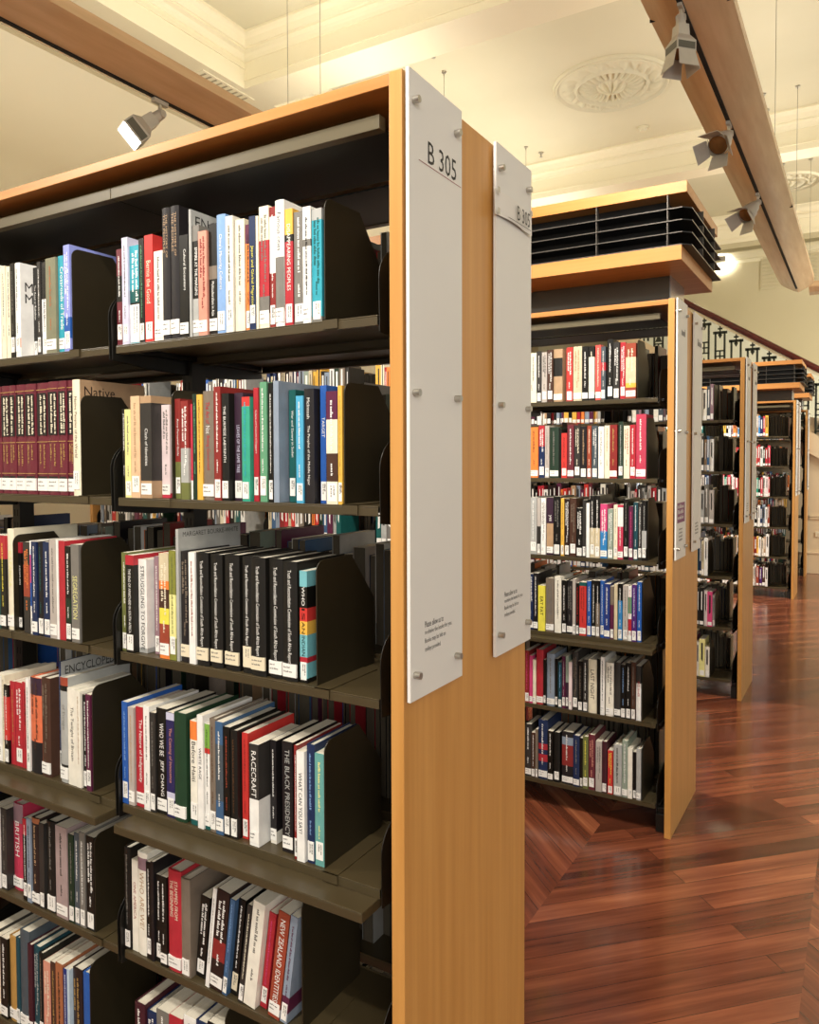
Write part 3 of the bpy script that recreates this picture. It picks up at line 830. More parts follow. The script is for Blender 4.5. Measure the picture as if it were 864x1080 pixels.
# spines whose title changes colour or runs in two lines: (words, colour, top, bottom, across, letter height)
SPECIAL = {
    ('R1', 6): [('THE HISTORY OF', 'tan', .95, .62, .66, .24), ('THE PEOPLES', 'tan', .95, .66, .34, .24)],
    ('R1', 7): [('THE HISTORY OF', 'tan', .95, .62, .66, .24), ('THE PEOPLES', 'tan', .95, .66, .34, .24)],
    ('R1', 8): [('Cultural Encounters', 'white', .86, .46, .62, .26)],
    ('R1', 10): [('EMPIRE AT THE MARGINS', 'white', .80, .37, .55, .38)],
    ('R1', 12): [('Multiculturalism in Asia', 'white', .48, .17, .5, .34)],
    ('R2', 3): [('Clash of Identities', 'white', .68, .32, .55, .26)],
    ('R2', 13): [('LEAVES OF THE SAME TREE', 'lilac', .70, .26, .5, .34)],
    ('R2', 12): [('THE BURMESE LABYRINTH', 'white', .88, .36, .5, .34)],
    ('R3', 16): [('WHO', 'white', .86, .69, .5, .42), ('IS', 'black', .665, .56, .5, .42), ('AN', 'black', .545, .44, .5, .42), ('INDIAN', 'black', .42, .24, .5, .42)],
    ('R2', 10): [('The Art of', 'crimson', .90, .70, .5, .34), ('Not', 'white', .68, .61, .5, .36), ('Being Governed', 'crimson', .59, .28, .5, .34)],
    ('R5', 7): [('STAMPED FROM', 'cream', .90, .52, .68, .24), ('THE BEGINNING', 'cream', .90, .54, .34, .24)],
    ('R4', 16): [('RACECRAFT', 'white', .93, .48, .5, .5)],
    ('R4', 5): [('WHO WE BE', 'white', .86, .55, .5, .4), ('JEFF CHANG', 'white', .51, .17, .5, .4)],
    ('R2', 21): [('McIntosh', 'white', .92, .74, .5, .30), ('The Peoples of the Middle Niger', 'white', .68, .16, .5, .30)],
    ('R1', 4): [('Bernie the Good', 'cream', .76, .36, .5, .5)],
    ('R1', 17): [('Japan and Global Migration', 'yellow', .74, .20, .5, .5)],
    ('R1', 21): [('Famous cities', 'charcoal', .90, .60, .5, .42)],
    ('R3', 1): [('THE END OF APARTHEID IN SOUTH AFRICA', 'white', .86, .20, .5, .3)],
    ('L3', 14): [('SEGREGATION', 'lemon', .68, .24, .5, .55)],
}

# ------------------------------------------------------------------ the room
def struct(name, mb, bevel=0.0):
    return tag(mb.build(name, bevel=bevel), kind='structure')

ZC, ZB = 5.0, 4.627           # coffer ceiling, beam soffit
XL, XR, YN, YF = -4.75, 4.6, -6.0, 12.5

mb = MB(); mb.box(XL, XR + 1, YN, YF + 0.2, -0.1, 0.0, M_FLOOR); struct('floor', mb)
mb = MB(); mb.box(XL, XR, YN, YF, ZC, ZC + 0.1, M_CEIL); struct('ceiling', mb)
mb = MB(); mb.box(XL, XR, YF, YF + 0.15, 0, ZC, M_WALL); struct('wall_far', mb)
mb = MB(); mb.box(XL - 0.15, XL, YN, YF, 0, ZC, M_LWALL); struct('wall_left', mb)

def cornice_profile(s):
    """stepped plaster moulding, (distance from the beam face, z), s = direction away from the beam"""
    pts = [(0, ZC), (0.15, ZC), (0.15, ZC - 0.02), (0.13, ZC - 0.025), (0.105, ZC - 0.045), (0.09, ZC - 0.075), (0.085, ZC - 0.09),
           (0.07, ZC - 0.092), (0.07, ZC - 0.105), (0.035, ZC - 0.115), (0.02, ZC - 0.135), (0.012, ZC - 0.16), (0.0, ZC - 0.162)]
    return [(s * a, z) for a, z in pts]

def beam(name, axis, c0, c1, lo, hi):
    mb = MB()
    if axis == 0:
        mb.box(lo, hi, c0, c1, ZB, ZC - 0.001, M_CORN)
        for s, y in ((-1, c0), (1, c1)):
            mb.prism([(y + a, z) for a, z in cornice_profile(s)], 0, lo, hi, M_CORN)
        for s, y in ((-1, c0), (1, c1)):
            mb.box(lo, hi, min(y, y + s * 0.012), max(y, y + s * 0.012), ZB + 0.06, ZB + 0.075, M_CORN)
    else:
        mb.box(c0, c1, lo, hi, ZB, ZC - 0.001, M_CORN)
        for s, x in ((-1, c0), (1, c1)):
            mb.prism([(x + a, z) for a, z in cornice_profile(s)], 1, lo, hi, M_CORN)
            mb.box(min(x, x + s * 0.012), max(x, x + s * 0.012), lo, hi, ZB + 0.155, ZB + 0.172, M_CORN)
    return struct(name, mb)

beam('trim_1', 1, -4.749, -3.868, YN, YF)
beam('trim_2', 0, 3.86, 4.23, -3.868, XR)
beam('trim_3', 0, 7.70, 7.97, -3.868, XR)
beam('trim_4', 0, 10.95, 11.25, -3.868, XR)
mb = MB(); mb.prism([(YF - a, z - 0.15) for a, z in cornice_profile(1)], 0, -3.868, XR, M_CORN); struct('trim_5', mb)

# air grille let into the soffit of the long beam
def soffit_vent(x, y):
    o = empty('air_vent', (x, y, ZB - 0.002))
    tag(o, 'small slotted plaster air vent in the cream ceiling beam above the first bookcase', 'vent')
    m = MB(); m.box(-0.07, 0.07, -0.3, 0.3, -0.006, 0.003, M_CORN); m.build('frame', o)
    m = MB()
    for k in range(9):
        yy = -0.26 + k * 0.06
        m.box(-0.05, 0.05, yy, yy + 0.018, -0.0085, -0.0055, flat('vent slot', '#a89f83', 0.7))
    tag(m.build('slots', o), kind='stuff')
    return o
soffit_vent(-4.0, 3.75)

# ceiling roses: moulded plaster discs
def ceiling_rose(x, y, rad, label):
    o = empty('ceiling_rose', (x, y, ZC))
    tag(o, label, 'ceiling rose')
    rings, nseg = 46, 144
    verts, faces = [], []
    for i in range(rings + 1):
        r = i / rings
        for j in range(nseg):
            t = 2 * PI * j / nseg
            d = 0.006
            if r > 0.93: d = 0.022 * math.sin((1 - r) / 0.07 * PI) + 0.002
            elif r > 0.87: d = 0.010
            elif r > 0.64:
                d = 0.013 + 0.016 * max(0, math.cos(12 * t)) * math.sin((r - 0.64) / 0.23 * PI) + 0.010 * math.sin(26 * t + 20 * r) * math.sin((r - 0.64) / 0.23 * PI)
            elif r > 0.59: d = 0.03
            elif r > 0.26: d = 0.008 + 0.024 * (0.5 + 0.5 * math.cos(28 * t)) * math.sin((r - 0.26) / 0.33 * PI) ** 0.6
            else: d = 0.014 + 0.035 * (1 - r / 0.26) + 0.012 * math.cos(8 * t) * (r / 0.26) * (1 - r / 0.26) * 4
            verts.append((rad * r * math.cos(t), rad * r * math.sin(t), -d * 1.9 * rad / 0.55))
    for i in range(rings):
        for j in range(nseg):
            a, b = i * nseg + j, i * nseg + (j + 1) % nseg
            faces.append((a, b, b + nseg, a + nseg))
    m = MB(); m.poly(verts, faces, M_CEIL, True); m.build('plaster_disc', o)
    m = MB()
    prof = [(rad * 0.97, 0.0), (rad * 0.985, -0.028), (rad * 1.02, -0.028), (rad * 1.035, 0.0)]
    n = 96
    v = [(p[0] * math.cos(2 * PI * k / n), p[0] * math.sin(2 * PI * k / n), p[1]) for p in prof for k in range(n)]
    f = [(q * n + k, q * n + (k + 1) % n, (q + 1) * n + (k + 1) % n, (q + 1) * n + k) for q in range(3) for k in range(n)]
    m.poly(v, f, M_CEIL, True); m.build('outer_ring', o)
    return o
ceiling_rose(-1.43, 6.14, 0.52, 'large moulded plaster ceiling rose above the timber trough and second bookcase')
ceiling_rose(-0.24, 9.80, 0.36, 'small plaster ceiling rose beyond the long timber trough, toward the stair wall')

# small fittings on the ceiling
def ceiling_fitting(x, y, kind, label, z=ZC):
    m = MB()
    if kind == 'sprinkler':
        m.tube((0, 0, 0), (0, 0, -0.012), 0.028, 0.03, M_CHROME)
        m.tube((0, 0, -0.012), (0, 0, -0.05), 0.008, 0.008, M_CHROME, 8)
        m.tube((0, 0, -0.05), (0, 0, -0.055), 0.02, 0.02, M_CHROME, 10)
        o = m.build('ceiling_sprinkler', loc=(x, y, z)); c = 'sprinkler'
    else:
        m.tube((0, 0, 0), (0, 0, -0.02), 0.06, 0.058, M_CEIL, 24)
        m.tube((0, 0, -0.02), (0, 0, -0.045), 0.045, 0.03, M_CEIL, 24)
        o = m.build('smoke_detector', loc=(x, y, z)); c = 'smoke detector'
    tag(o, label, c, 'small fittings on the ceiling')
ceiling_fitting(-1.41, 7.23, 'detector', 'white round detector on the ceiling behind the large plaster rose')
ceiling_fitting(-2.57, 7.31, 'sprinkler', 'small sprinkler on the ceiling above the second sign panel')
ceiling_fitting(-2.57, 4.78, 'sprinkler', 'small dark sprinkler on the ceiling above the front sign panel')
ceiling_fitting(-0.25, 7.45, 'sprinkler', 'small sprinkler on the ceiling beside the thin wires of the long trough')

# the far wall's air grille and the lit wall washer
vo = empty('wall_vent', (-0.42, YF, 4.5))
tag(vo, 'wide louvred air grille high on the far wall under the cornice', 'vent')
m = MB(); m.box(-0.42, 0.42, -0.02, 0.0, -0.28, 0.28, M_WALL); m.build('frame', vo)
m = MB()
for k in range(9):
    z = -0.24 + k * 0.058
    m.prism([(-0.034, z), (-0.018, z + 0.03), (-0.018, z + 0.022), (-0.034, z - 0.006)], 0, -0.39, 0.39, M_WALL)
tag(m.build('louvres', vo), kind='stuff')
wo = empty('wall_washer', (-1.42, YF - 0.30, 4.72))
tag(wo, 'small lamp washing the far wall behind the black grille', 'lamp')
m = MB(); m.box(-0.10, 0.10, -0.06, 0.04, -0.05, 0.04, M_LAMP); m.build('housing', wo, bevel=0.006)
m = MB(); m.box(-0.085, 0.085, 0.041, 0.046, -0.035, 0.03, M_GLOW); m.build('lens', wo)
m = MB(); m.box(-0.012, 0.012, -0.01, 0.30, 0.03, 0.05, M_LAMP); m.build('bracket', wo)
d = bpy.data.lights.new('wall_washer_light', 'SPOT'); d.energy = 45; d.spot_size = R(120); d.spot_blend = 0.8; d.shadow_soft_size = 0.06; d.color = (1, 0.96, 0.88)
lo = bpy.data.objects.new('wall_washer_light', d); lo.location = (-1.42, YF - 0.2, 4.74); lo.rotation_euler = (R(95), 0, 0); COL.objects.link(lo)

# ------------------------------------------------------------------ staircase against the far wall
YS = 10.36
def rail_z(x): return 3.635 - 0.625 * (x + 1.422)

st = empty('staircase', (0, YS + 0.4, 0))
tag(st, 'staircase with dark red handrail and cast iron balustrade running down the far wall', 'staircase')
OFF = -(YS + 0.4)
x0, x1 = -3.6, 1.35
m = MB()
prof = [(-0.055, -0.045), (-0.06, 0.0), (-0.045, 0.04), (0, 0.055), (0.045, 0.04), (0.06, 0.0), (0.055, -0.045)]
v = [(x, OFF + YS + a, rail_z(x) + b) for x in (x0, x1) for a, b in prof]
n = len(prof)
m.poly(v, [(i, (i + 1) % n, n + (i + 1) % n, n + i) for i in range(n)] + [tuple(range(n))[::-1], tuple(range(n, 2 * n))], M_RAIL)
m.build('handrail', st, bevel=0.008)
def sloped(name, zt, zb, ya, yb, mat, xa=x0, xb=x1):
    q = MB()
    q.prism([(xa, rail_z(xa) + zb), (xb, rail_z(xb) + zb), (xb, rail_z(xb) + zt), (xa, rail_z(xa) + zt)], 1, OFF + ya, OFF + yb, mat)
    return q.build(name, st)
sloped('under_rail', -0.05, -0.085, YS - 0.03, YS + 0.03, M_CORN)
sloped('stringer', -0.86, -1.15, YS - 0.05, YS + 0.05, M_BEIGE)
sloped('stair_soffit', -0.95, -1.12, YS + 0.05, YF - 0.02, M_PALE)

def baluster(x):
    q = MB()
    zt, zb = rail_z(x) - 0.08, rail_z(x) - 0.86
    t, w = 0.018, 0.072
    y0_, y1_ = OFF + YS - 0.012, OFF + YS + 0.012
    def bar(xa, za, xb, zz):
        q.box(min(xa, xb), max(xa, xb), y0_, y1_, min(za, zz), max(za, zz), M_IRON)
    top = zt - 0.075
    q.box(-0.008, 0.008, y0_, y1_, top - 0.05, zt + 0.03, M_IRON)           # finial stem
    bar(-0.03, zt - 0.05, 0.03, zt - 0.028)                               # finial cross
    q.prism([(-0.028, top - 0.05), (0.0, top - 0.1), (0.028, top - 0.05), (0.0, top - 0.02)], 1, y0_, y1_, M_IRON)
    bar(-w - 0.02, top, w + 0.02, top - 2 * t)                               # head bar
    bar(-w, top, -w + t * 1.4, zb); bar(w - t * 1.4, top, w, zb)             # posts
    gz = top - 0.26
    for k in range(3):
        bar(-w, gz - 0.075 * k, w, gz - 0.075 * k - t)
    bar(-t / 2, gz, t / 2, gz - 0.15)
    q.prism([(-0.045, gz - 0.34), (0.0, gz - 0.22), (0.045, gz - 0.34)], 1, y0_, y1_, M_IRON)
    bar(-w, gz - 0.36, w, gz - 0.36 - t)
    bar(-t / 2, gz - 0.36, t / 2, zb)
    q.build('baluster', st, (x, 0, 0))
x = -3.4
while x < 1.2:
    baluster(x); x += 0.208

# pale dado following the flight on the wall behind it
mb = MB()
def dado_z(x): return 1.516 + (rail_z(0.649 + (x - 0.649) / 1.186) - 0.02 - 1.516) * 1.186
mb.prism([(-4.6, 0), (1.6, 0), (1.6, dado_z(1.6)), (-4.2, dado_z(-4.2)), (-4.6, dado_z(-4.2))], 1, YF - 0.02, YF - 0.001, M_PALE)
struct('trim_7', mb)

# panelled spandrel under the stair, opening above it
def spandrel_z(x): return 2.06 - 0.22 * (x - 0.05)
mb = MB()
mb.prism([(-3.6, 0), (1.35, 0), (1.35, spandrel_z(1.35)), (-0.4, spandrel_z(-0.4)), (-3.6, spandrel_z(-0.4))], 1, YS + 0.02, YS + 0.12, M_BEIGE)
struct('wall_spandrel', mb)
mb = MB()
mb.box(-0.1, 1.35, YS - 0.01, YS + 0.02, 0, 0.26, M_BEIGE)
mb.box(-0.1, 1.35, YS - 0.02, YS + 0.02, 0.26, 0.285, M_BEIGE)
struct('baseboard_spandrel', mb, 0.004)
mb = MB()
for xa, xb in ((0.02, 0.75),):
    for za in (0.72, 0.75, 1.72):
        mb.prism([(xa, za), (xb, za), (xb, za + 0.02), (xa, za + 0.02)], 1, YS + 0.004, YS + 0.02, M_BEIGE)
struct('trim_6', mb)
so = empty('power_socket', (0.16, YS + 0.02, 0.52))
tag(so, 'cream double power socket low on the beige spandrel wall', 'socket')
m = MB(); m.box(-0.07, 0.07, -0.012, 0, -0.035, 0.035, M_CORN); m.build('plate', so, bevel=0.003)
m = MB(); m.box(-0.04, -0.02, -0.015, -0.011, -0.015, 0.015, M_BEIGE); m.build('switch', so)

# ------------------------------------------------------------------ suspended timber light troughs
def trough(x, ya, yb, label, wires, rim=True):
    o = empty('light_trough', (x, (ya + yb) / 2, 3.55))
    tag(o, label, 'light trough')
    h = (yb - ya) / 2
    secs = []
    for k in range(25):
        u = -1 + 2 * k / 24
        secs.append((0.185 * u, 0.085 * abs(u) ** 1.35 + (0.0 if abs(u) > .05 else 0.0)))
    prof = secs + [(0.185, 0.14), (0.165, 0.14), (0.165, 0.105)] + [(0.165 * (1 - 2 * k / 8), 0.02 + 0.085 * abs(1 - 2 * k / 8) ** 1.35 + 0.005) for k in range(1, 8)] + [(-0.165, 0.105), (-0.165, 0.14), (-0.185, 0.14)]
    # taper the ends a little, like a canoe
    ys = [-h, -h + 0.05, -h + 0.16, -h + 0.4, 0, h - 0.4, h - 0.16, h - 0.05, h]
    ks = [0.78, 0.86, 0.95, 1, 1, 1, 0.95, 0.86, 0.78]
    m = MB()
    n = len(prof)
    v = [(a * k, yy, 0.085 * (1 - k) * 0.6 + b * (0.55 + 0.45 * k)) for yy, k in zip(ys, ks) for a, b in prof]
    f = []
    for q in range(len(ys) - 1):
        for i in range(n):
            f.append((q * n + i, q * n + (i + 1) % n, (q + 1) * n + (i + 1) % n, (q + 1) * n + i))
    f.append(tuple(range(n))[::-1]); f.append(tuple((len(ys) - 1) * n + i for i in range(n)))
    m.poly(v, f, M_TROUGH, False)
    m.build('hull', o)
    m = MB(); m.box(-0.011, 0.011, -h + 0.3, h - 0.3, -0.006, 0.004, M_SLOT); m.build('lamp_track', o)
    m = MB()
    for yy in (-h * 0.5, 0, h * 0.5):
        m.box(-0.186, 0.186, yy - 0.0015, yy + 0.0015, 0.07, 0.1405, M_SLOT)
    tag(m.build('joint_band', o), kind='stuff')
    for wy in wires:
        for sx in (-0.145, 0.145):
            m = MB()
            m.tube((0, 0, 0.09), (0, 0, ZC - 3.55 - 0.03), 0.0022, 0.0022, M_WIRE, 6, False)
            m.tube((0, 0, ZC - 3.55 - 0.035), (0, 0, ZC - 3.55 - 0.012), 0.006, 0.006, M_CHROME, 8)
            m.tube((0, 0, ZC - 3.55 - 0.013), (0, 0, ZC - 3.552), 0.022, 0.022, M_CHROME, 12)
            m.build('suspension_cable', o, (sx, wy - (ya + yb) / 2, 0))
    return o
trough(-0.09, -4.0, 9.55, 'long timber light trough carrying three unlit spotlights above the aisle', (1.2, 3.2, 5.1, 7.07, 9.1))
trough(-2.80, -4.0, 9.55, 'timber light trough with a lit spotlight above the front bookcase', (1.3, 3.3, 5.13, 7.07, 9.1))
ct = empty('cross_trough', (1.4, 9.77, 3.55))
tag(ct, 'short timber trough running across the end of the long trough, toward the stair', 'light trough')
m = MB()
prof = [(-0.16, 0.14), (-0.17, 0.07), (-0.1, 0.02), (0, 0), (0.1, 0.02), (0.17, 0.07), (0.16, 0.14)]
m.prism(prof, 0, -1.38, 1.5, M_TROUGH); m.build('hull', ct)
m = MB(); m.box(-1.2, 1.4, -0.01, 0.01, -0.006, 0.004, M_SLOT); m.build('lamp_track', ct)
for xx in (-1.0, 1.2):
    m = MB(); m.tube((0, 0, 0.1), (0, 0, ZC - 3.555), 0.0022, 0.0022, M_WIRE, 6, False); m.tube((0, 0, ZC - 3.564), (0, 0, ZC - 3.552), 0.022, 0.022, M_CHROME, 12); m.build('suspension_cable', ct, (xx, 0, 0))

# ------------------------------------------------------------------ track spotlights
def spotlight(pos, aim, energy, label, square, flaps, spin=0.0, splay=32):
    x, y = pos
    base = Vector((x, y, 3.55))
    o = empty('track_spotlight', base)
    tag(o, label, 'spotlight', 'spotlights on the timber troughs')
    k = 0.7 if flaps and square else 0.84 if flaps else 1.0
    o.scale = (k, k, k)
    m = MB()
    m.box(-0.014, 0.014, -0.05, 0.05, -0.03, -0.0065 / k, M_LAMP)
    m.tube((0, 0, -0.03), (0, 0, -0.075), 0.011, 0.011, M_CHROME, 10)
    m.tube((-0.03, 0, -0.085), (0.03, 0, -0.085), 0.02, 0.02, M_LAMP, 14)
    m.build('track_adaptor', o)
    piv = Vector((0, 0, -0.085))
    d = (Vector(aim) - base - piv).normalized()
    q = d.to_track_quat('-Z', 'Y')
    q = q @ Quaternion((0, 0, 1), R(spin))
    m = MB()
    m.tube((0, 0, 0.02), (0, 0, -0.07), 0.026, 0.034, M_LAMP, 18)
    if square:
        def ring(z, w): return [(-w, -w, z), (w, -w, z), (w, w, z), (-w, w, z)]
        v = ring(-0.05, 0.036) + ring(-0.12, 0.04) + ring(-0.165, 0.068) + ring(-0.235, 0.068)
        f = [(0, 1, 2, 3)]
        for k in range(3):
            for i in range(4):
                f.append((4 * k + i, 4 * k + 4 + i, 4 * k + 4 + (i + 1) % 4, 4 * k + (i + 1) % 4))
        m.poly(v, f, M_LAMP)
        for s in (-1, 1):
            m.box(-0.06, 0.06, s * 0.0685 - 0.001, s * 0.0685 + 0.001, -0.222, -0.178, M_LAMPDARK)
            m.box(s * 0.0685 - 0.001, s * 0.0685 + 0.001, -0.06, 0.06, -0.222, -0.178, M_LAMPDARK)
        w = 0.068
    else:
        m.tube((0, 0, -0.06), (0, 0, -0.13), 0.05, 0.06, M_LAMP, 24)
        m.tube((0, 0, -0.13), (0, 0, -0.20), 0.07, 0.07, M_LAMP, 24, False)
        m.tube((0, 0, -0.19), (0, 0, -0.215), 0.082, 0.082, M_LAMP, 24, False)
        m.tube((0, 0, -0.215), (0, 0, -0.19), 0.07, 0.07, M_LAMP, 24, False)
        w = 0.066
    hd = m.build('lamp_head', o, piv)
    hd.rotation_mode = 'QUATERNION'; hd.rotation_quaternion = q
    m = MB()
    if square: m.box(-0.064, 0.064, -0.064, 0.064, -0.231, -0.226, M_GLOW if energy else M_LENS)
    else: m.tube((0, 0, -0.190), (0, 0, -0.196), 0.066, 0.066, M_GLOW if energy else M_LENS, 24)
    m.build('lens', hd)
    e = -0.235 if square else -0.215
    for ax, s in flaps:
        m = MB()
        a = R(splay)
        L_ = 0.11
        p0, p1 = (w, e), (w + L_ * math.sin(a), e - L_ * math.cos(a))
        t = 0.003
        prof = [p0, p1, (p1[0] + t, p1[1] + t), (p0[0] + t, p0[1] + t)]
        prof = [(s * u, z) for u, z in prof]
        ww = 0.058
        if ax == 'x':
            v = [(u, -ww if i in (0, 3) else -ww - 0.012, z) for i, (u, z) in enumerate(prof)] + [(u, ww if i in (0, 3) else ww + 0.012, z) for i, (u, z) in enumerate(prof)]
        else:
            v = [(-ww if i in (0, 3) else -ww - 0.012, u, z) for i, (u, z) in enumerate(prof)] + [(ww if i in (0, 3) else ww + 0.012, u, z) for i, (u, z) in enumerate(prof)]
        m.poly(v, [(0, 1, 2, 3), (7, 6, 5, 4), (0, 4, 5, 1), (1, 5, 6, 2), (2, 6, 7, 3), (3, 7, 4, 0)], M_LAMP)
        m.build('barn_door', hd)
    if energy:
        ld = bpy.data.lights.new('spot_light', 'SPOT')
        ld.energy = energy; ld.spot_size = R(88); ld.spot_blend = 0.75; ld.shadow_soft_size = 0.05; ld.color = (1, 0.94, 0.85)
        l = bpy.data.objects.new('spot_light', ld)
        l.location = base + piv + d * 0.30
        l.rotation_mode = 'QUATERNION'; l.rotation_quaternion = q
        COL.objects.link(l)
_lampname = [
    ('grey square spotlight with barn doors hanging beside the large ceiling rose', True, (('x', -1), ('y', -1), ('x', 1), ('y', 1))),
    ('round spotlight with an amber lens and splayed barn doors, middle of the long trough', False, (('x', -1), ('x', 1), ('y', -1), ('y', 1))),
    ('round spotlight with barn doors, last along the long trough', False, (('x', -1), ('x', 1), ('y', -1), ('y', 1))),
    ('lit white-faced spotlight on the trough above the front bookcase', True, ()),
    ('track spotlight over the aisle, aimed at the sign end of the front bookcase', True, ()),
    ('track spotlight over the aisle, aimed at the middle of the front bookcase', True, ()),
    ('track spotlight on the other trough, aimed at the front bookcase', True, ()),
    ('track spotlight over the aisle, aimed at the second bookcase', True, ()),
    ('added unseen track spotlight on the other trough, aimed at the inner bays of the second bookcase', True, ()),
    ('added unseen track spotlight on the other trough, aimed at the third bookcase', True, ()),
    ('added unseen track spotlight on the other trough, aimed at the fourth bookcase', True, ()),
]
for (pos, aim, en), (lab, sq, fl) in zip(LAMPS, _lampname):
    spotlight(pos, aim, en, lab, sq, fl, 45 if fl and sq else 0, 14 if fl and sq else 32)

# ------------------------------------------------------------------ bookcases
H, W, T = 2.145, 0.526, 0.025
BAY = 0.69
NB = 5
LEVELS = [1.763, 1.437, 1.103, 0.769, 0.444, 0.115]

prepare_texts(['B 305', 'Please allow us to', 're-shelve the books for you.', 'Books may be left on', 'trolleys provided.'] +
              [b[5] for _, _, _, bs in ROWS for b in bs if b[5]] + [q[0] for v in SPECIAL.values() for q in v] + [c[0] for c in COVERS.values()] + ['MU', 'MY', 'KNOW'])

def shelf_proto(bay, z, side, parent):
    """deck with a turned-down lip, and its two side brackets; side 1 = front face, -1 = rear face"""
    xr = -0.068 - BAY * bay
    xl = -0.735 - BAY * bay
    xc = (xl + xr) / 2
    w = (xr - xl) / 2
    def Y(y): return y if side > 0 else W - y
    m = MB()
    a, b = sorted((Y(0.03), Y(0.246)))
    m.box(-w, w, a, b, -0.003, 0.0, M_SHELF)
    a, b = sorted((Y(0.03), Y(0.032)))
    m.box(-w, w, a, b, -0.018, -0.003, M_SHELF)
    a, b = sorted((Y(0.032), Y(0.05)))
    m.box(-w, w, a, b, -0.018, -0.016, M_SHELF)
    a, b = sorted((Y(0.244), Y(0.246)))
    m.box(-w, w, a, b, -0.018, 0.004, M_SHELF)
    for k in (-0.33, 0.33):
        a, b = sorted((Y(0.06), Y(0.24)))
        m.box(k - 0.02, k + 0.02, a, b, -0.014, -0.003, M_DARK)
    s = m.build('shelf', parent, (xc, 0, z), bevel=0.0012)
    for sx in (-1, 1):
        m = MB()
        prof = [(0.026, -0.03), (0.024, 0.06)]
        for k in range(1, 9):
            t = PI / 2 * k / 8
            prof.append((0.024 + 0.062 * (1 - math.cos(t)), 0.06 + 0.058 * math.sin(t)))
        prof += [(0.16, 0.128), (0.246, 0.15), (0.246, -0.045), (0.12, -0.04)]
        prof = [(Y(p[0]), p[1]) for p in prof]
        x = sx * (w + 0.0068)
        m.prism(prof, 0, x - 0.0008, x + 0.0008, M_DARK)
        br = [q for q in prof[:11]]
        for i in range(len(br) - 1):
            (ya, za), (yb, zb) = br[i], br[i + 1]
        m.build('shelf_bracket', s, bevel=0.0008)
    return s

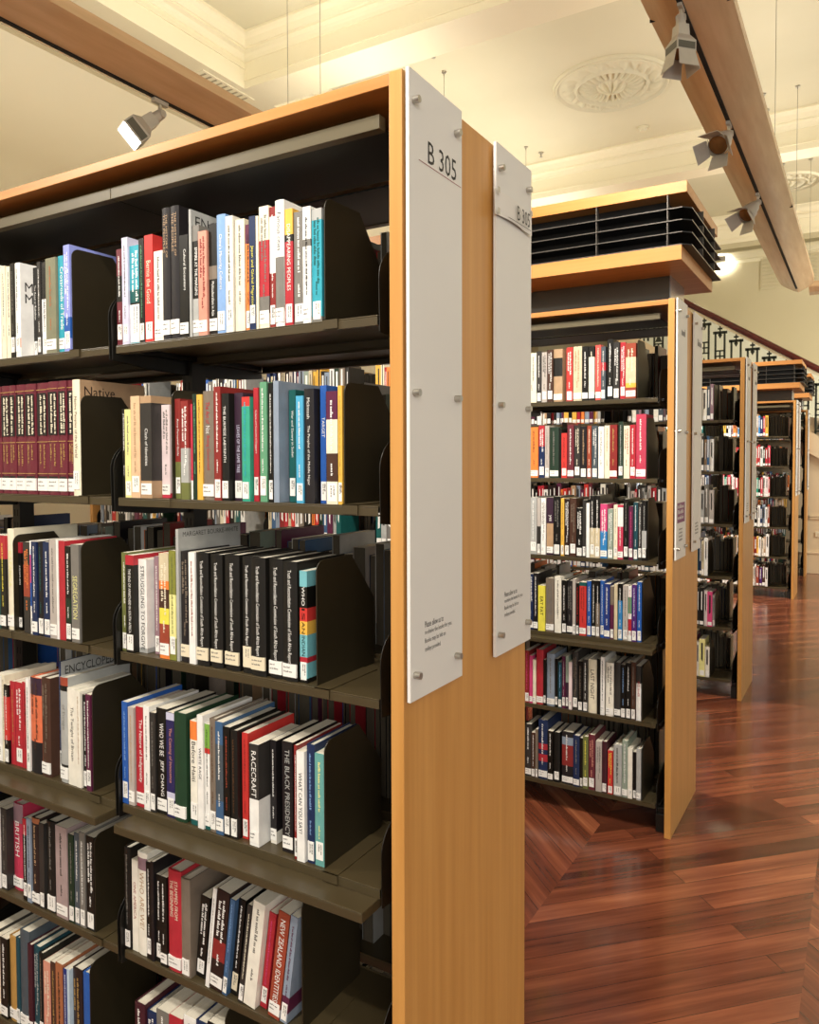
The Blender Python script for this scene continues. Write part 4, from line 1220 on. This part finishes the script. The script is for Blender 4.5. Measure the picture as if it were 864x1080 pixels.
def bookcase(y0, label, sides=(1, -1), pull=False, signs='text', extra=None):
    o = empty('bookcase', (0, y0 + W / 2, 0))
    tag(o, label, 'bookcase', 'double sided library bookcases')
    oy = -W / 2
    wd = W if len(sides) == 2 else 0.263
    L = T + BAY * NB + 0.06
    for nm, xa, xb in (('end_panel', -T, 0.0), ('end_panel', -L, -L + T)):
        m = MB(); m.box(xa, xb, 0, wd, 0, H, M_WOOD)
        m.build(nm, o, (0, oy, 0), bevel=0.0015)
    m = MB(); m.box(-L + T, -T, 0.0, wd, H - 0.022, H - 0.002, M_WOODH); m.build('top_panel', o, (0, oy, 0), bevel=0.0012)
    # light bars and dark hoods under the top
    for sd in sides:
        def Y(y): return y if sd > 0 else W - y
        a, b = sorted((Y(0.03), Y(0.05)))
        seams = [-0.062] + [-0.745 - BAY * k for k in range(NB - 1)] + [-L + T + 0.03]
        for k in range(NB):
            m = MB(); m.box(seams[k + 1] + 0.0008, seams[k] - 0.0008, a, b, 2.074, 2.098, M_BAR)
            c, d2 = sorted((Y(0.05), Y(0.25)))
            m.box(seams[k + 1] + 0.0008, seams[k] - 0.0008, c, d2, 2.076, 2.080, M_HOOD)
            m.build('light_bar', o, (0, oy, 0), bevel=0.001)
    # uprights with their slots
    for k in range(NB + 1):
        x = -0.047 - BAY * k if k else -0.045
        if k: x = -0.746 - BAY * (k - 1)
        m = MB()
        cy = 0.263 if len(sides) == 2 else 0.25
        m.box(-0.016, 0.016, cy - 0.022, cy + 0.010 if len(sides) == 1 else cy + 0.022, 0.0, 2.06, M_POST)
        for q in range(54):
            z = 0.10 + 0.036 * q
            for sx in (-0.008, 0.005):
                m.box(sx, sx + 0.003, cy - 0.0226, cy - 0.0218, z, z + 0.018, M_SLOT)
        m.build('upright_post', o, (x, oy, 0))
        m = MB()
        m.box(-0.018, 0.018, 0.04, wd - 0.04 if len(sides) == 2 else wd - 0.01, 0.0, 0.075, M_DARK)
        m.box(-0.015, 0.015, 0.05, 0.10, 0.075, 0.098, M_DARK)
        m.build('base_foot', o, (x if k else -0.05, oy, 0), bevel=0.003)
    # shelves: one of each kind is built, the others are copies
    for sd in sides:
        first = {}
        for b in range(NB):
            for z in LEVELS:
                if not first:
                    s = shelf_proto(b, z, sd, o)
                    s.location.y = oy
                    first['s'] = s
                else:
                    s = copy_tree(first['s'], o)
                    s.location = (-0.4015 - BAY * b, oy, z)
    if pull:
        for b in range(NB):
            m = MB()
            xa, xb = -0.702 - BAY * b, -0.072 - BAY * b
            w = (xb - xa) / 2
            m.box(-w, w, -0.02, 0.24, 0.012, 0.014, M_SHELF)
            m.box(-w, w, -0.02, -0.018, -0.004, 0.012, M_SHELF)
            m.box(-w, -w + 0.002, -0.018, 0.24, -0.004, 0.012, M_SHELF)
            m.box(w - 0.002, w, -0.018, 0.24, -0.004, 0.012, M_SHELF)
            m.box(-w, w, -0.018, 0.24, -0.004, -0.002, M_SHELF)
            m.build('pull_out_shelf', o, ((xa + xb) / 2, oy, 0.737), bevel=0.0012)
    # sign panels on stand-offs
    if signs:
        for i, (ya, yb) in enumerate(((0.002, 0.190), (0.341, 0.527))):
            if len(sides) == 1 and i: continue
            m = MB(); m.box(0.006, 0.012, ya, yb, 1.117, H + 0.001, M_SIGN)
            xs = 0.0124
            if signs == 'text':
                if i == 0:
                    s = 0.037 / _text['B 305'][3]
                    put_text(m, 'B 305', (xs, 0.064, 2.0125), (0, 1, 0), (0, 0, 1), 0.103 / _text['B 305'][2], s, M_INK)
                    m.face([(xs, 0.033, 2.0075), (xs, 0.186, 2.0075), (xs, 0.186, 2.0087), (xs, 0.033, 2.0087)], M_RED)
                ty, tz = (0.050, 1.2325) if i == 0 else (0.383, 1.2325)
                for k, t in enumerate(('Please allow us to', 're-shelve the books for you.', 'Books may be left on', 'trolleys provided.')):
                    wlen = (0.066, 0.098, 0.074, 0.056)[k]
                    put_text(m, t, (xs, ty, tz - 0.0145 * k), (0, 1, 0), (0, 0, 1), wlen / _text[t][2], 0.0105 / _text[t][3], M_INK)
            else:
                rg = random.Random(5 + i)
                put_glyphs(m, (xs, ya + 0.07, 2.01), (0, 1, 0), (0, 0, 1), 0.09, 0.03, M_LABELINK, rg)
                for k in range(4):
                    put_glyphs(m, (xs, ya + 0.05, 1.2325 - 0.0145 * k), (0, 1, 0), (0, 0, 1), 0.07, 0.008, M_LABELINK, rg)
            sp = m.build('sign_panel', o, (0, oy, 0), bevel=0.0)
            for zz in (2.097, 1.626, 1.160):
                for yy in (ya + 0.014, yb - 0.026):
                    q = MB()
                    q.tube((0.0, 0, 0), (0.008, 0, 0), 0.0045, 0.0045, M_CHROME, 10)
                    q.tube((0.0125, 0, 0), (0.024, 0, 0), 0.006, 0.006, M_CHROME, 16)
                    q.build('standoff_screw', sp, (0, yy, zz))
            if signs == 'text' and i == 1:
                q = MB()
                n = 10
                ys = [0.329 + (0.509 - 0.329) * k / n for k in range(n + 1)]
                def bow(u): return 0.0145 + 0.004 * math.sin(u * PI) + (0.006 * (u - 0.8) / 0.2 if u > 0.8 else 0)
                for k in range(n):
                    u0, u1 = k / n, (k + 1) / n
                    q.face([(bow(u0), ys[k], 2.000 + 0.004 * math.sin(u0 * PI)), (bow(u1), ys[k + 1], 2.000 + 0.004 * math.sin(u1 * PI)), (bow(u1) - 0.001, ys[k + 1], 2.052), (bow(u0) - 0.001, ys[k], 2.052)], M_PAPER, True)
                put_text(q, 'B 305', (0.0225, 0.425, 2.012), (0, 1, 0), (0, 0, 1), 0.068 / _text['B 305'][2], 0.030 / _text['B 305'][3], M_INK)
                q.face([(0.0195, 0.385, 2.0075), (0.0225, 0.50, 2.0075), (0.0225, 0.50, 2.0085), (0.0195, 0.385, 2.0085)], M_INK)
                for yy, zz in ((0.333, 2.047), (0.333, 2.006), (0.505, 2.047)):
                    q.face([(0.0215, yy - 0.004, zz - 0.006), (0.0215, yy + 0.006, zz - 0.006), (0.0215, yy + 0.006, zz + 0.006), (0.0215, yy - 0.004, zz + 0.006)], flat('clear tape', '#b8b2a4', 0.25))
                tag(q.build('paper_sign', o, (0, oy, 0)), 'curling printed paper reading B 305')
            if extra == 'purple' and i == 0:
                q = MB()
                q.box(0.0121, 0.0126, 0.02, 0.165, 1.262, 1.342, M_PURPLE)
                rg = random.Random(3)
                for k in range(3):
                    put_glyphs(q, (0.0129, 0.03, 1.32 - 0.022 * k), (0, 1, 0), (0, 0, 1), 0.11, 0.016, M_PAPER, rg)
                tag(q.build('purple_sticker', o, (0, oy, 0)), 'purple notice with white print')
    return o

BC = [0.0, 2.0536, 4.0849, 8.1348, 10.0373]
bookcase(BC[0], 'double sided beech bookcase with two sign panels reading B 305, in front', pull=True)
bookcase(BC[1], 'second beech bookcase, under the black grille canopy, purple sticker on its sign', pull=True, signs='blur', extra='purple')
bookcase(BC[2], 'third beech bookcase, without canopy, below the iron stair balustrade', signs='blur')
bookcase(BC[3], 'fourth beech bookcase, brightly lit, with a black grille canopy', signs='blur')
bookcase(BC[4], 'last beech bookcase, half hidden, against the stair spandrel wall', sides=(1,), signs='blur')

def canopy(y0, label):
    c = y0 + W / 2
    o = empty('ventilation_canopy', (-1.7, c, H))
    tag(o, label, 'ventilation canopy', 'black grille canopies on the bookcases')
    X = 1.7
    xl = -X - 0.35 + X
    L0 = -3.62
    def bx(name, xa, xb, ya, yb, za, zb, mat, bev=0.0015):
        m = MB(); m.box(xa + X, xb + X, ya, yb, za - H, zb - H, mat); return m.build(name, o, bevel=bev)
    m = MB(); m.box(L0 + 0.1 + X, -0.054 + X, -0.10, 0.175, 0.0005, 2.27 - H, M_FASCIA)
    m.box(-0.054 + X, -0.051 + X, -0.099, 0.174, 0.0005, 2.27 - H, M_STEEL)
    m.build('steel_plenum', o)
    bx('lower_slab', L0, 0.041, -0.348, 0.326, 2.27, 2.325, M_WOODH)
    bx('upper_slab', L0, 0.058, -0.343, 0.35, 2.521, 2.564, M_WOODH)
    bx('inner_box', L0 + 0.06, -0.03, -0.26, 0.26, 2.326, 2.520, M_BLACKMETAL, 0)
    fr, bk, xr = -0.345, 0.36, 0.072
    for k, z in enumerate((2.3255, 2.372, 2.418, 2.464)):
        m = MB()
        m.box(L0 + X, xr + X - 0.03, fr, bk, z - H, z - H + 0.004, M_BLACKMETAL)
        pf = [(xr + X - 0.03, fr), (xr + X, fr + 0.03), (xr + X, bk), (xr + X - 0.03, bk)]
        m.prism(pf, 2, z - H, z - H + 0.004, M_BLACKMETAL)
        m.box(L0 + X, xr + X - 0.03, fr - 0.0012, fr, z - H, z - H + 0.004, M_GRILLEEDGE)
        m.box(xr + X, xr + X + 0.0012, fr + 0.03, bk, z - H, z - H + 0.004, M_GRILLEEDGE)
        m.build('grille_blade', o)
    for x in (-0.29, -0.86, -1.43, -2.0, -2.57, -3.14, -0.015):
        m = MB(); m.box(x + X, x + X + 0.004, fr + 0.002, fr + 0.03, 2.326 - H, 2.520 - H, M_GRILLEEDGE); m.build('grille_divider', o)
    for y in (-0.07, 0.2):
        m = MB(); m.box(xr + X - 0.03, xr + X - 0.002, y, y + 0.004, 2.326 - H, 2.520 - H, M_GRILLEEDGE); m.build('grille_divider', o)
    return o
canopy(BC[1], 'black louvred canopy between beech slabs on top of the second bookcase')
canopy(BC[3], 'black louvred canopy between beech slabs on top of the fourth bookcase')
cc = canopy(9.66, 'black louvred canopy, smallest in view, above the last bookcase')

# ------------------------------------------------------------------ books
LAST = {(k, len(q) - 1) for k, _, _, q in ROWS if k != 'L2'}

def book(b, rng, name):
    x, t, h, yy, color, title, tcol, lab, bands, kind, lean, z, y0 = b
    t, h = t / 1000.0, h / 1000.0
    d = min(0.178, max(0.128, h * rng.uniform(0.62, 0.7)))
    if h > 0.245: d = min(0.182, h * 0.72)
    if name in LAST: d = min(d, 0.126)
    hard = kind in 'hs'
    bul = min(0.10 * t, 0.0035) if hard else 0.0
    bt = 0.0024 if hard else 0.0005
    if t < 0.012: bt = min(bt, 0.0012)
    m = MB()
    base = cover_mat(color, 'h' if hard else 'p')
    cuts = [0.0, 1.0]
    for a, c, _ in bands: cuts += [a, c]
    cuts = sorted(set(cuts))
    segs = []
    for a, c in zip(cuts, cuts[1:]):
        mt = base
        for p, q, col in bands:
            if p <= (a + c) / 2 <= q: mt = cover_mat(col, 'h' if hard else 'p')
        segs.append((a * h, c * h, mt))
    n = 6 if hard else 1
    pr = [(-t + t * i / n, bul * (2 * i / n - 1) ** 2) for i in range(n + 1)]
    for za, zb, mt in segs:
        v = [(a, c, za) for a, c in pr] + [(a, c, zb) for a, c in pr]
        m.poly(v, [(i, i + 1, n + 2 + i, n + 1 + i) for i in range(n)], mt, True)
        if kind == 'p':
            m.face([(0, bul, za), (0, d, za), (0, d, zb), (0, bul, zb)], mt)
    inn = bul + 0.002
    for zz, s in ((0, 1), (h, -1)):
        v = [(a, c, zz) for a, c in pr] + [(0, inn, zz), (-t, inn, zz)]
        m.face(v if s < 0 else v[::-1], base)
    m.box(-t, -t + bt, bul, d, 0, h, base)
    if kind == 'p':
        m.face([(-bt, inn, 0), (-bt, inn, h), (-bt, d, h), (-bt, d, 0)], base)
        m.face([(-bt, inn, h), (0, inn, h), (0, d, h), (-bt, d, h)], base)
        m.face([(-bt, d, 0), (-bt, d, h), (0, d, h), (0, d, 0)], base)
    else:
        m.box(-bt, 0, bul, d, 0, h, base)
    f = -0.0004                                            # printing on the spine
    DN, RT = (0, 0, -1), (1, 0, 0)
    lt = {0: 0.03, 1: 0.15, 2: 0.19, 3: 0.17, 4: 0.41, 5: 0.24}[lab]
    if kind == 's':
        blk, gold, crm = cover_mat('ink'), cover_mat('gold'), cover_mat('cream')
        for za, zb in ((0.53, 0.91), (0.115, 0.165)):
            m.face([(-t * .93, f, za * h), (-t * .07, f, za * h), (-t * .07, f, zb * h), (-t * .93, f, zb * h)], blk)
        for k in range(2 if t > 0.026 else 1):
            put_glyphs(m, (-t * (0.48 - 0.0 * k) + (k - 0.5) * 0.34 * t if t > 0.026 else -t * 0.62, f - 0.0003, 0.89 * h), DN, RT, 0.35 * h, 0.007 if t > 0.026 else 0.008, crm, rng)
        for zz in (0.935, 0.47, 0.185):
            m.face([(-t * .97, f, zz * h), (-t * .03, f, zz * h), (-t * .03, f, zz * h + .0016), (-t * .97, f, zz * h + .0016)], gold)
        for k in range(2):
            put_glyphs(m, (-t * 0.74 + 0.36 * t * k, f, 0.45 * h), DN, RT, rng.uniform(.14, .24) * h, 0.0055, gold, rng)
    elif name in SPECIAL:
        for txt, col, ft, fb, ax, hf in SPECIAL[name]:
            _, _, tw, th = _text[txt]
            put_text(m, txt, (-t * (1 - ax) - hf * t / 2, f, ft * h), DN, RT, (ft - fb) * h / tw, hf * t / th, cover_mat(col))
    elif title and title in _text:
        tm = cover_mat(tcol)
        _, _, tw, th = _text[title]
        bt_ = [q for p, q, _ in bands if p == 0]
        avail = (0.93 - lt) * h
        sv = 0.43 * t / th
        su = sv
        if tw * su > avail: su = avail / tw
        if su < 0.6 * sv: sv = su / 0.6
        if tw * su < 0.5 * avail: su = min(sv * 1.12, 0.62 * avail / tw)
        ln = tw * su
        top = lt * h + avail - (avail - ln) * 0.35
        put_text(m, title, (-t / 2 - th * sv / 2, f, top), DN, RT, su, sv, tm)
    elif title is None:
        tm = cover_mat(tcol)
        s = min(0.24 * t, 0.0072)
        top = rng.uniform(0.9, 0.95) * h
        two = t > 0.021 and rng.random() < 0.5
        for k in range(2 if two else 1):
            ln = rng.uniform(0.42, 0.6) * h * (1 if k == 0 else 0.7)
            put_glyphs(m, (-t * (0.62 if not two else 0.45 + 0.33 * k), f, top - (0.0 if not k else 0.02 * h)), DN, RT, ln, s, tm, rng)
        if lt < 0.3:
            put_glyphs(m, (-t * 0.6, f, 0.36 * h), DN, RT, min(0.12, max(0.02, 0.33 - lt)) * h, s * 0.8, tm, rng)
    cv = COVERS.get(name)
    if cv:
        txt, ccol, size, zf, panel = cv
        fx = 0.0004
        if panel:
            m.face([(fx / 2, bul + 0.001, 0.001), (fx / 2, d, 0.001), (fx / 2, d, h), (fx / 2, bul + 0.001, h)], cover_mat(panel))
        _, _, tw, th = _text[txt]
        put_text(m, txt, (fx, bul + 0.012, zf * h), (0, 1, 0), (0, 0, 1), min(size / th, (d - 0.02) / tw), size / th, cover_mat(ccol))
        if txt == 'MU':
            put_text(m, 'MY', (fx, bul + 0.012, zf * h - 0.027), (0, 1, 0), (0, 0, 1), size / th, size / th, cover_mat(ccol))
    o = m.build('hardback_book' if hard else 'paperback_book', None, (x / 1000.0 + t / max(0.2, math.cos(R(lean))), y0 + yy / 1000.0, z + 0.0006))
    p = MB()
    pi = 0.003 if hard else 0.0003
    p.box(-t + bt + 0.0001, -bt - 0.0001, inn + 0.0005, d - (0.003 if hard else 0.0006), pi, h - pi, M_PAGES)
    p.build('page_block', o)
    if lab:
        lm = M_LABELC if lab in (3, 5) else M_LABEL
        za, zb, xa, xb = {1: (.035, .145, .03, .97), 2: (.025, .185, .12, .88), 3: (.05, .16, .03, .97), 4: (.015, .40, .02, .98), 5: (.05, .23, .08, .92)}[lab]
        if lab == 2 and rng.random() < 0.35: za, zb = za + 0.03, zb + 0.03
        q = MB()
        q.box(-t * xb, -t * xa, -0.0006, bul + 0.0002, za * h, zb * h, lm)
        g = -0.0009
        if lab in (1, 3) and t > 0.012:
            for k in range(2):
                put_glyphs(q, (-t * 0.9, g, (zb - 0.035 - 0.035 * k) * h), (1, 0, 0), (0, 0, 1), t * rng.uniform(.35, .7), 0.0032, M_LABELINK, rng)
        else:
            for k in range(2):
                put_glyphs(q, (-t * (0.62 - 0.25 * k), g, (zb - 0.02) * h), DN, RT, (zb - za - 0.04) * h * rng.uniform(.5, .9), 0.003, M_LABELINK, rng)
        q.build('spine_label', o)
    if lean:
        o.rotation_euler = (0, R(lean), 0)
    return o, d

ORD = ['', 'first', 'second', 'third', 'fourth', 'fifth', 'sixth', 'seventh', 'eighth', 'ninth', 'tenth', 'eleventh', 'twelfth', 'thirteenth',
       'fourteenth', 'fifteenth', 'sixteenth', 'seventeenth', 'eighteenth', 'nineteenth', 'twentieth', 'twenty-first', 'twenty-second',
       'twenty-third', 'twenty-fourth', 'twenty-fifth', 'twenty-sixth', 'twenty-seventh']
WHERE = {'e': ("front bookcase's end bay", 'front bookcase, bay beside the sign panel'), 'i': ("front bookcase's inner bay", 'front bookcase, bay behind the end bay'),
         's': ('second bookcase', 'second bookcase')}
for key, bay, n, bs in ROWS:
    y0 = BC[1] if bay == 's' else 0.0
    z = LEVELS[n - 1]
    cnt = len(bs)
    for i, b in enumerate(bs):
        rng = random.Random(hash((n, i, len(key))) if False else n * 1000 + i * 7 + ord(key[0]))
        x, t, h, yy, color, title, tcol, lab, bands, kind, lean = b
        if not lean: yy += rng.choice((-1, 0, 0, 1, 3, 5))
        # keep books under the shelf above
        o, d = book((x, t, h, yy, color, title, tcol, lab, bands, kind, lean, z, y0), rng, (key, i))
        cols = color
        other = [c for _, _, c in bands if c != color]
        if other: cols += ' and ' + other[0]
        if kind == 's': desc = 'burgundy encyclopedia volume'
        else:
            desc = cols + (' hardback' if kind == 'h' else ' paperback')
            if title and not other: desc += ' titled in ' + tcol
            elif t < 13 and not other: desc = 'thin ' + desc
            elif t > 33 and not other: desc = 'thick ' + desc
        k = cnt - i
        tag(o, '%s, %s from end bookend, %s shelf, %s' % (desc, ORD[k], ORD[n], WHERE[bay][0]), 'book',
            'books on the %s shelf of the %s' % (ORD[n], WHERE[bay][0]))

# ------------------------------------------------------------------ bookends
def bookend_mesh(top):
    m = MB()
    prof = [(0.0, 0.0), (0.0, top - 0.02)]
    for k in range(1, 6):
        t = PI / 2 * k / 5
        prof.append((0.02 * (1 - math.cos(t)), top - 0.02 + 0.02 * math.sin(t)))
    prof += [(0.11, top + 0.001), (0.19, top - 0.095), (0.19, 0.0)]
    m.prism(prof, 0, 0.0, 0.0022, M_BOOKEND)
    return m
_be = {}
def bookend(x, y, z, top, label, group, foot=0.045):
    m = bookend_mesh(top)
    o = m.build('metal_bookend', None, (x, y, z + 0.0004), bevel=0.0006)
    f = MB()
    f.box(0.0022, foot, -0.0065, 0.15, 0.0002, 0.0016, M_SHELF)
    f.box(0.0022, foot, -0.0095, -0.0083, -0.016, 0.0016, M_SHELF)
    f.box(0.0022, foot, -0.0095, -0.006, 0.0002, 0.0016, M_SHELF)
    f.build('foot_plate', o)
    tag(o, label, 'bookend', group)
    return o
seen_be = {}
for key, x, y, top in BOOKENDS:
    bay = {'R': 'e', 'L': 'i', 'B': 's'}[key[0]]
    n = int(key[1])
    last = [q for q in BOOKENDS if q[0] == key][-1][1] == x
    z = LEVELS[n - 1]
    y0 = BC[1] if bay == 's' else 0.0
    lab = ('dark metal bookend closing the %s shelf, %s' if last else 'dark metal bookend between books on the %s shelf, %s') % (ORD[n], WHERE[bay][0])
    o = bookend(x, y0 + y, z, min(top, 0.3), lab, 'metal bookends', 0.035 if last else 0.004)

# ------------------------------------------------------------------ the remaining shelves: books beyond the three hundred seen largest
rest = MB()
_pal = ['black', 'black', 'charcoal', 'navy', 'white', 'ivory', 'cream', 'crimson', 'brick', 'scarlet', 'pine', 'teal', 'blue', 'denim', 'taupe',
        'grey', 'dove', 'tan', 'amber', 'orange', 'maroon', 'ink', 'espresso', 'steel', 'sage', 'beige', 'plum', 'silver', 'white', 'black']
def run(x0, x1, y0, side, z, rng, colors=None, hmax=0.255):
    x = x0
    i = 0
    while True:
        t = rng.uniform(0.014, 0.036)
        if x + t > x1: break
        h = rng.uniform(0.195, 0.24) if rng.random() < .85 else rng.uniform(0.24, hmax)
        d = h * rng.uniform(0.6, 0.7)
        d = min(d, 0.165)
        a = y0 + 0.036 + rng.uniform(-.004, .008)
        col = colors[i % len(colors)] if colors else rng.choice(_pal)
        i += 1
        cm = cover_mat(col)
        def Y(q): return q if side > 0 else 2 * y0 + W - q
        ya, yb = a, a + d
        pts = lambda xx, q, zz: (xx, Y(q), zz)
        e = 0.0005
        xb = x + t - 0.0006
        rest.face([pts(x, ya, z + e), pts(xb, ya, z + e), pts(xb, ya, z + h), pts(x, ya, z + h)], cm)
        rest.face([pts(x, ya, z + e), pts(x, yb, z + e), pts(x, yb, z + h), pts(x, ya, z + h)], cm)
        rest.face([pts(xb, ya, z + e), pts(xb, yb, z + e), pts(xb, yb, z + h), pts(xb, ya, z + h)], cm)
        k = 0.0015
        rest.face([pts(x + k, ya + k, z + h - k), pts(xb - k, ya + k, z + h - k), pts(xb - k, yb - k, z + h - k), pts(x + k, yb - k, z + h - k)], M_PAGES)
        rest.face([pts(x + k, yb - k, z + e), pts(xb - k, yb - k, z + e), pts(xb - k, yb - k, z + h - k), pts(x + k, yb - k, z + h - k)], M_PAGES_SHADED)
        rest.face([pts(x, ya, z + h), pts(xb, ya, z + h), pts(xb, ya + k, z + h), pts(x, ya + k, z + h)], cm)
        ls = rng.uniform(0.05, 0.95)
        lx0, lx1 = x + t * .1, xb - t * .1
        za, zb = z + 0.008, z + (0.03 if rng.random() < .5 else 0.042)
        rest.face([pts(lx0, ya - .0005, za), pts(lx1, ya - .0005, za), pts(lx1, ya - .0005, zb), pts(lx0, ya - .0005, zb)], M_LABEL)
        tm = cover_mat('white' if sum(lin(PAL[col])[:3]) < .9 else 'charcoal')
        bw = t * rng.uniform(.18, .4)
        c = (x + xb) / 2
        rest.face([pts(c - bw / 2, ya - .0005, z + h * rng.uniform(.35, .5)), pts(c + bw / 2, ya - .0005, z + h * .4), pts(c + bw / 2, ya - .0005, z + h * .9), pts(c - bw / 2, ya - .0005, z + h * .9)], tm)
        x += t
    return x

FAR = {2: [['black', 'ivory', 'slate', 'mauve', 'charcoal', 'steel'], ['tan', 'denim', 'white', 'navy', 'charcoal'], ['grey', 'dove', 'crimson', 'charcoal', 'silver'],
           ['navy', 'beige', 'white', 'espresso', 'navy', 'petrol'], ['pink', 'silver', 'charcoal', 'black', 'white'], ['lemon', 'ivory', 'grey', 'plum', 'white']],
       3: [['amber', 'black', 'white', 'mauve', 'orange', 'tan', 'azure', 'indigo', 'rose'], ['rose', 'maroon', 'charcoal', 'pine', 'coral', 'crimson', 'white', 'pine', 'crimson'],
           ['crimson', 'jade', 'pine', 'rose', 'white', 'blush', 'crimson'], ['black', 'white', 'navy', 'steel', 'white', 'rust', 'white'],
           ['white', 'orange', 'brick', 'amber', 'white', 'ivory', 'tan'], ['umber', 'white', 'rose', 'white', 'ivory', 'white', 'rust', 'purple']]}
for ci, y0 in enumerate(BC):
    for side in ((1, -1) if ci < 4 else (1,)):
        for b in range(NB):
            for li, z in enumerate(LEVELS):
                if side > 0 and ((ci == 0 and b < 2) or (ci == 1 and b == 0)): continue
                rng = random.Random(ci * 977 + b * 131 + li * 17 + side)
                xl, xr = -0.730 - BAY * b, -0.075 - BAY * b
                full = rng.uniform(0.72, 0.9)
                cols = FAR.get(ci, {})
                colr = cols[li] if cols and b == 0 and side > 0 else None
                if ci == 3 and b == 0: full = rng.uniform(.74, .80)
                if ci == 2 and b == 0: full = rng.uniform(.84, .88)
                if side < 0: full = rng.uniform(.95, .99)
                if colr and ci == 2: colr = colr
                if side < 0:   # seen from behind: keep the far ends filled
                    run(xl, xl + (xr - xl) * full, y0, side, z, rng)
                else:
                    x = run(xl, xl + (xr - xl) * full, y0, side, z, rng, colr)
                    if ci in (2, 3) and b == 0:
                        bookend(x + 0.001, y0 + 0.034, z, 0.225, 'dark metal bookend closing the %s shelf of the %s bookcase' % (ORD[li + 1], ORD[ci + 1]), 'metal bookends', 0.03)
ro = rest.build('books')
tag(ro, 'rows of books filling the other shelves of the bookcases', 'books', kind='stuff')
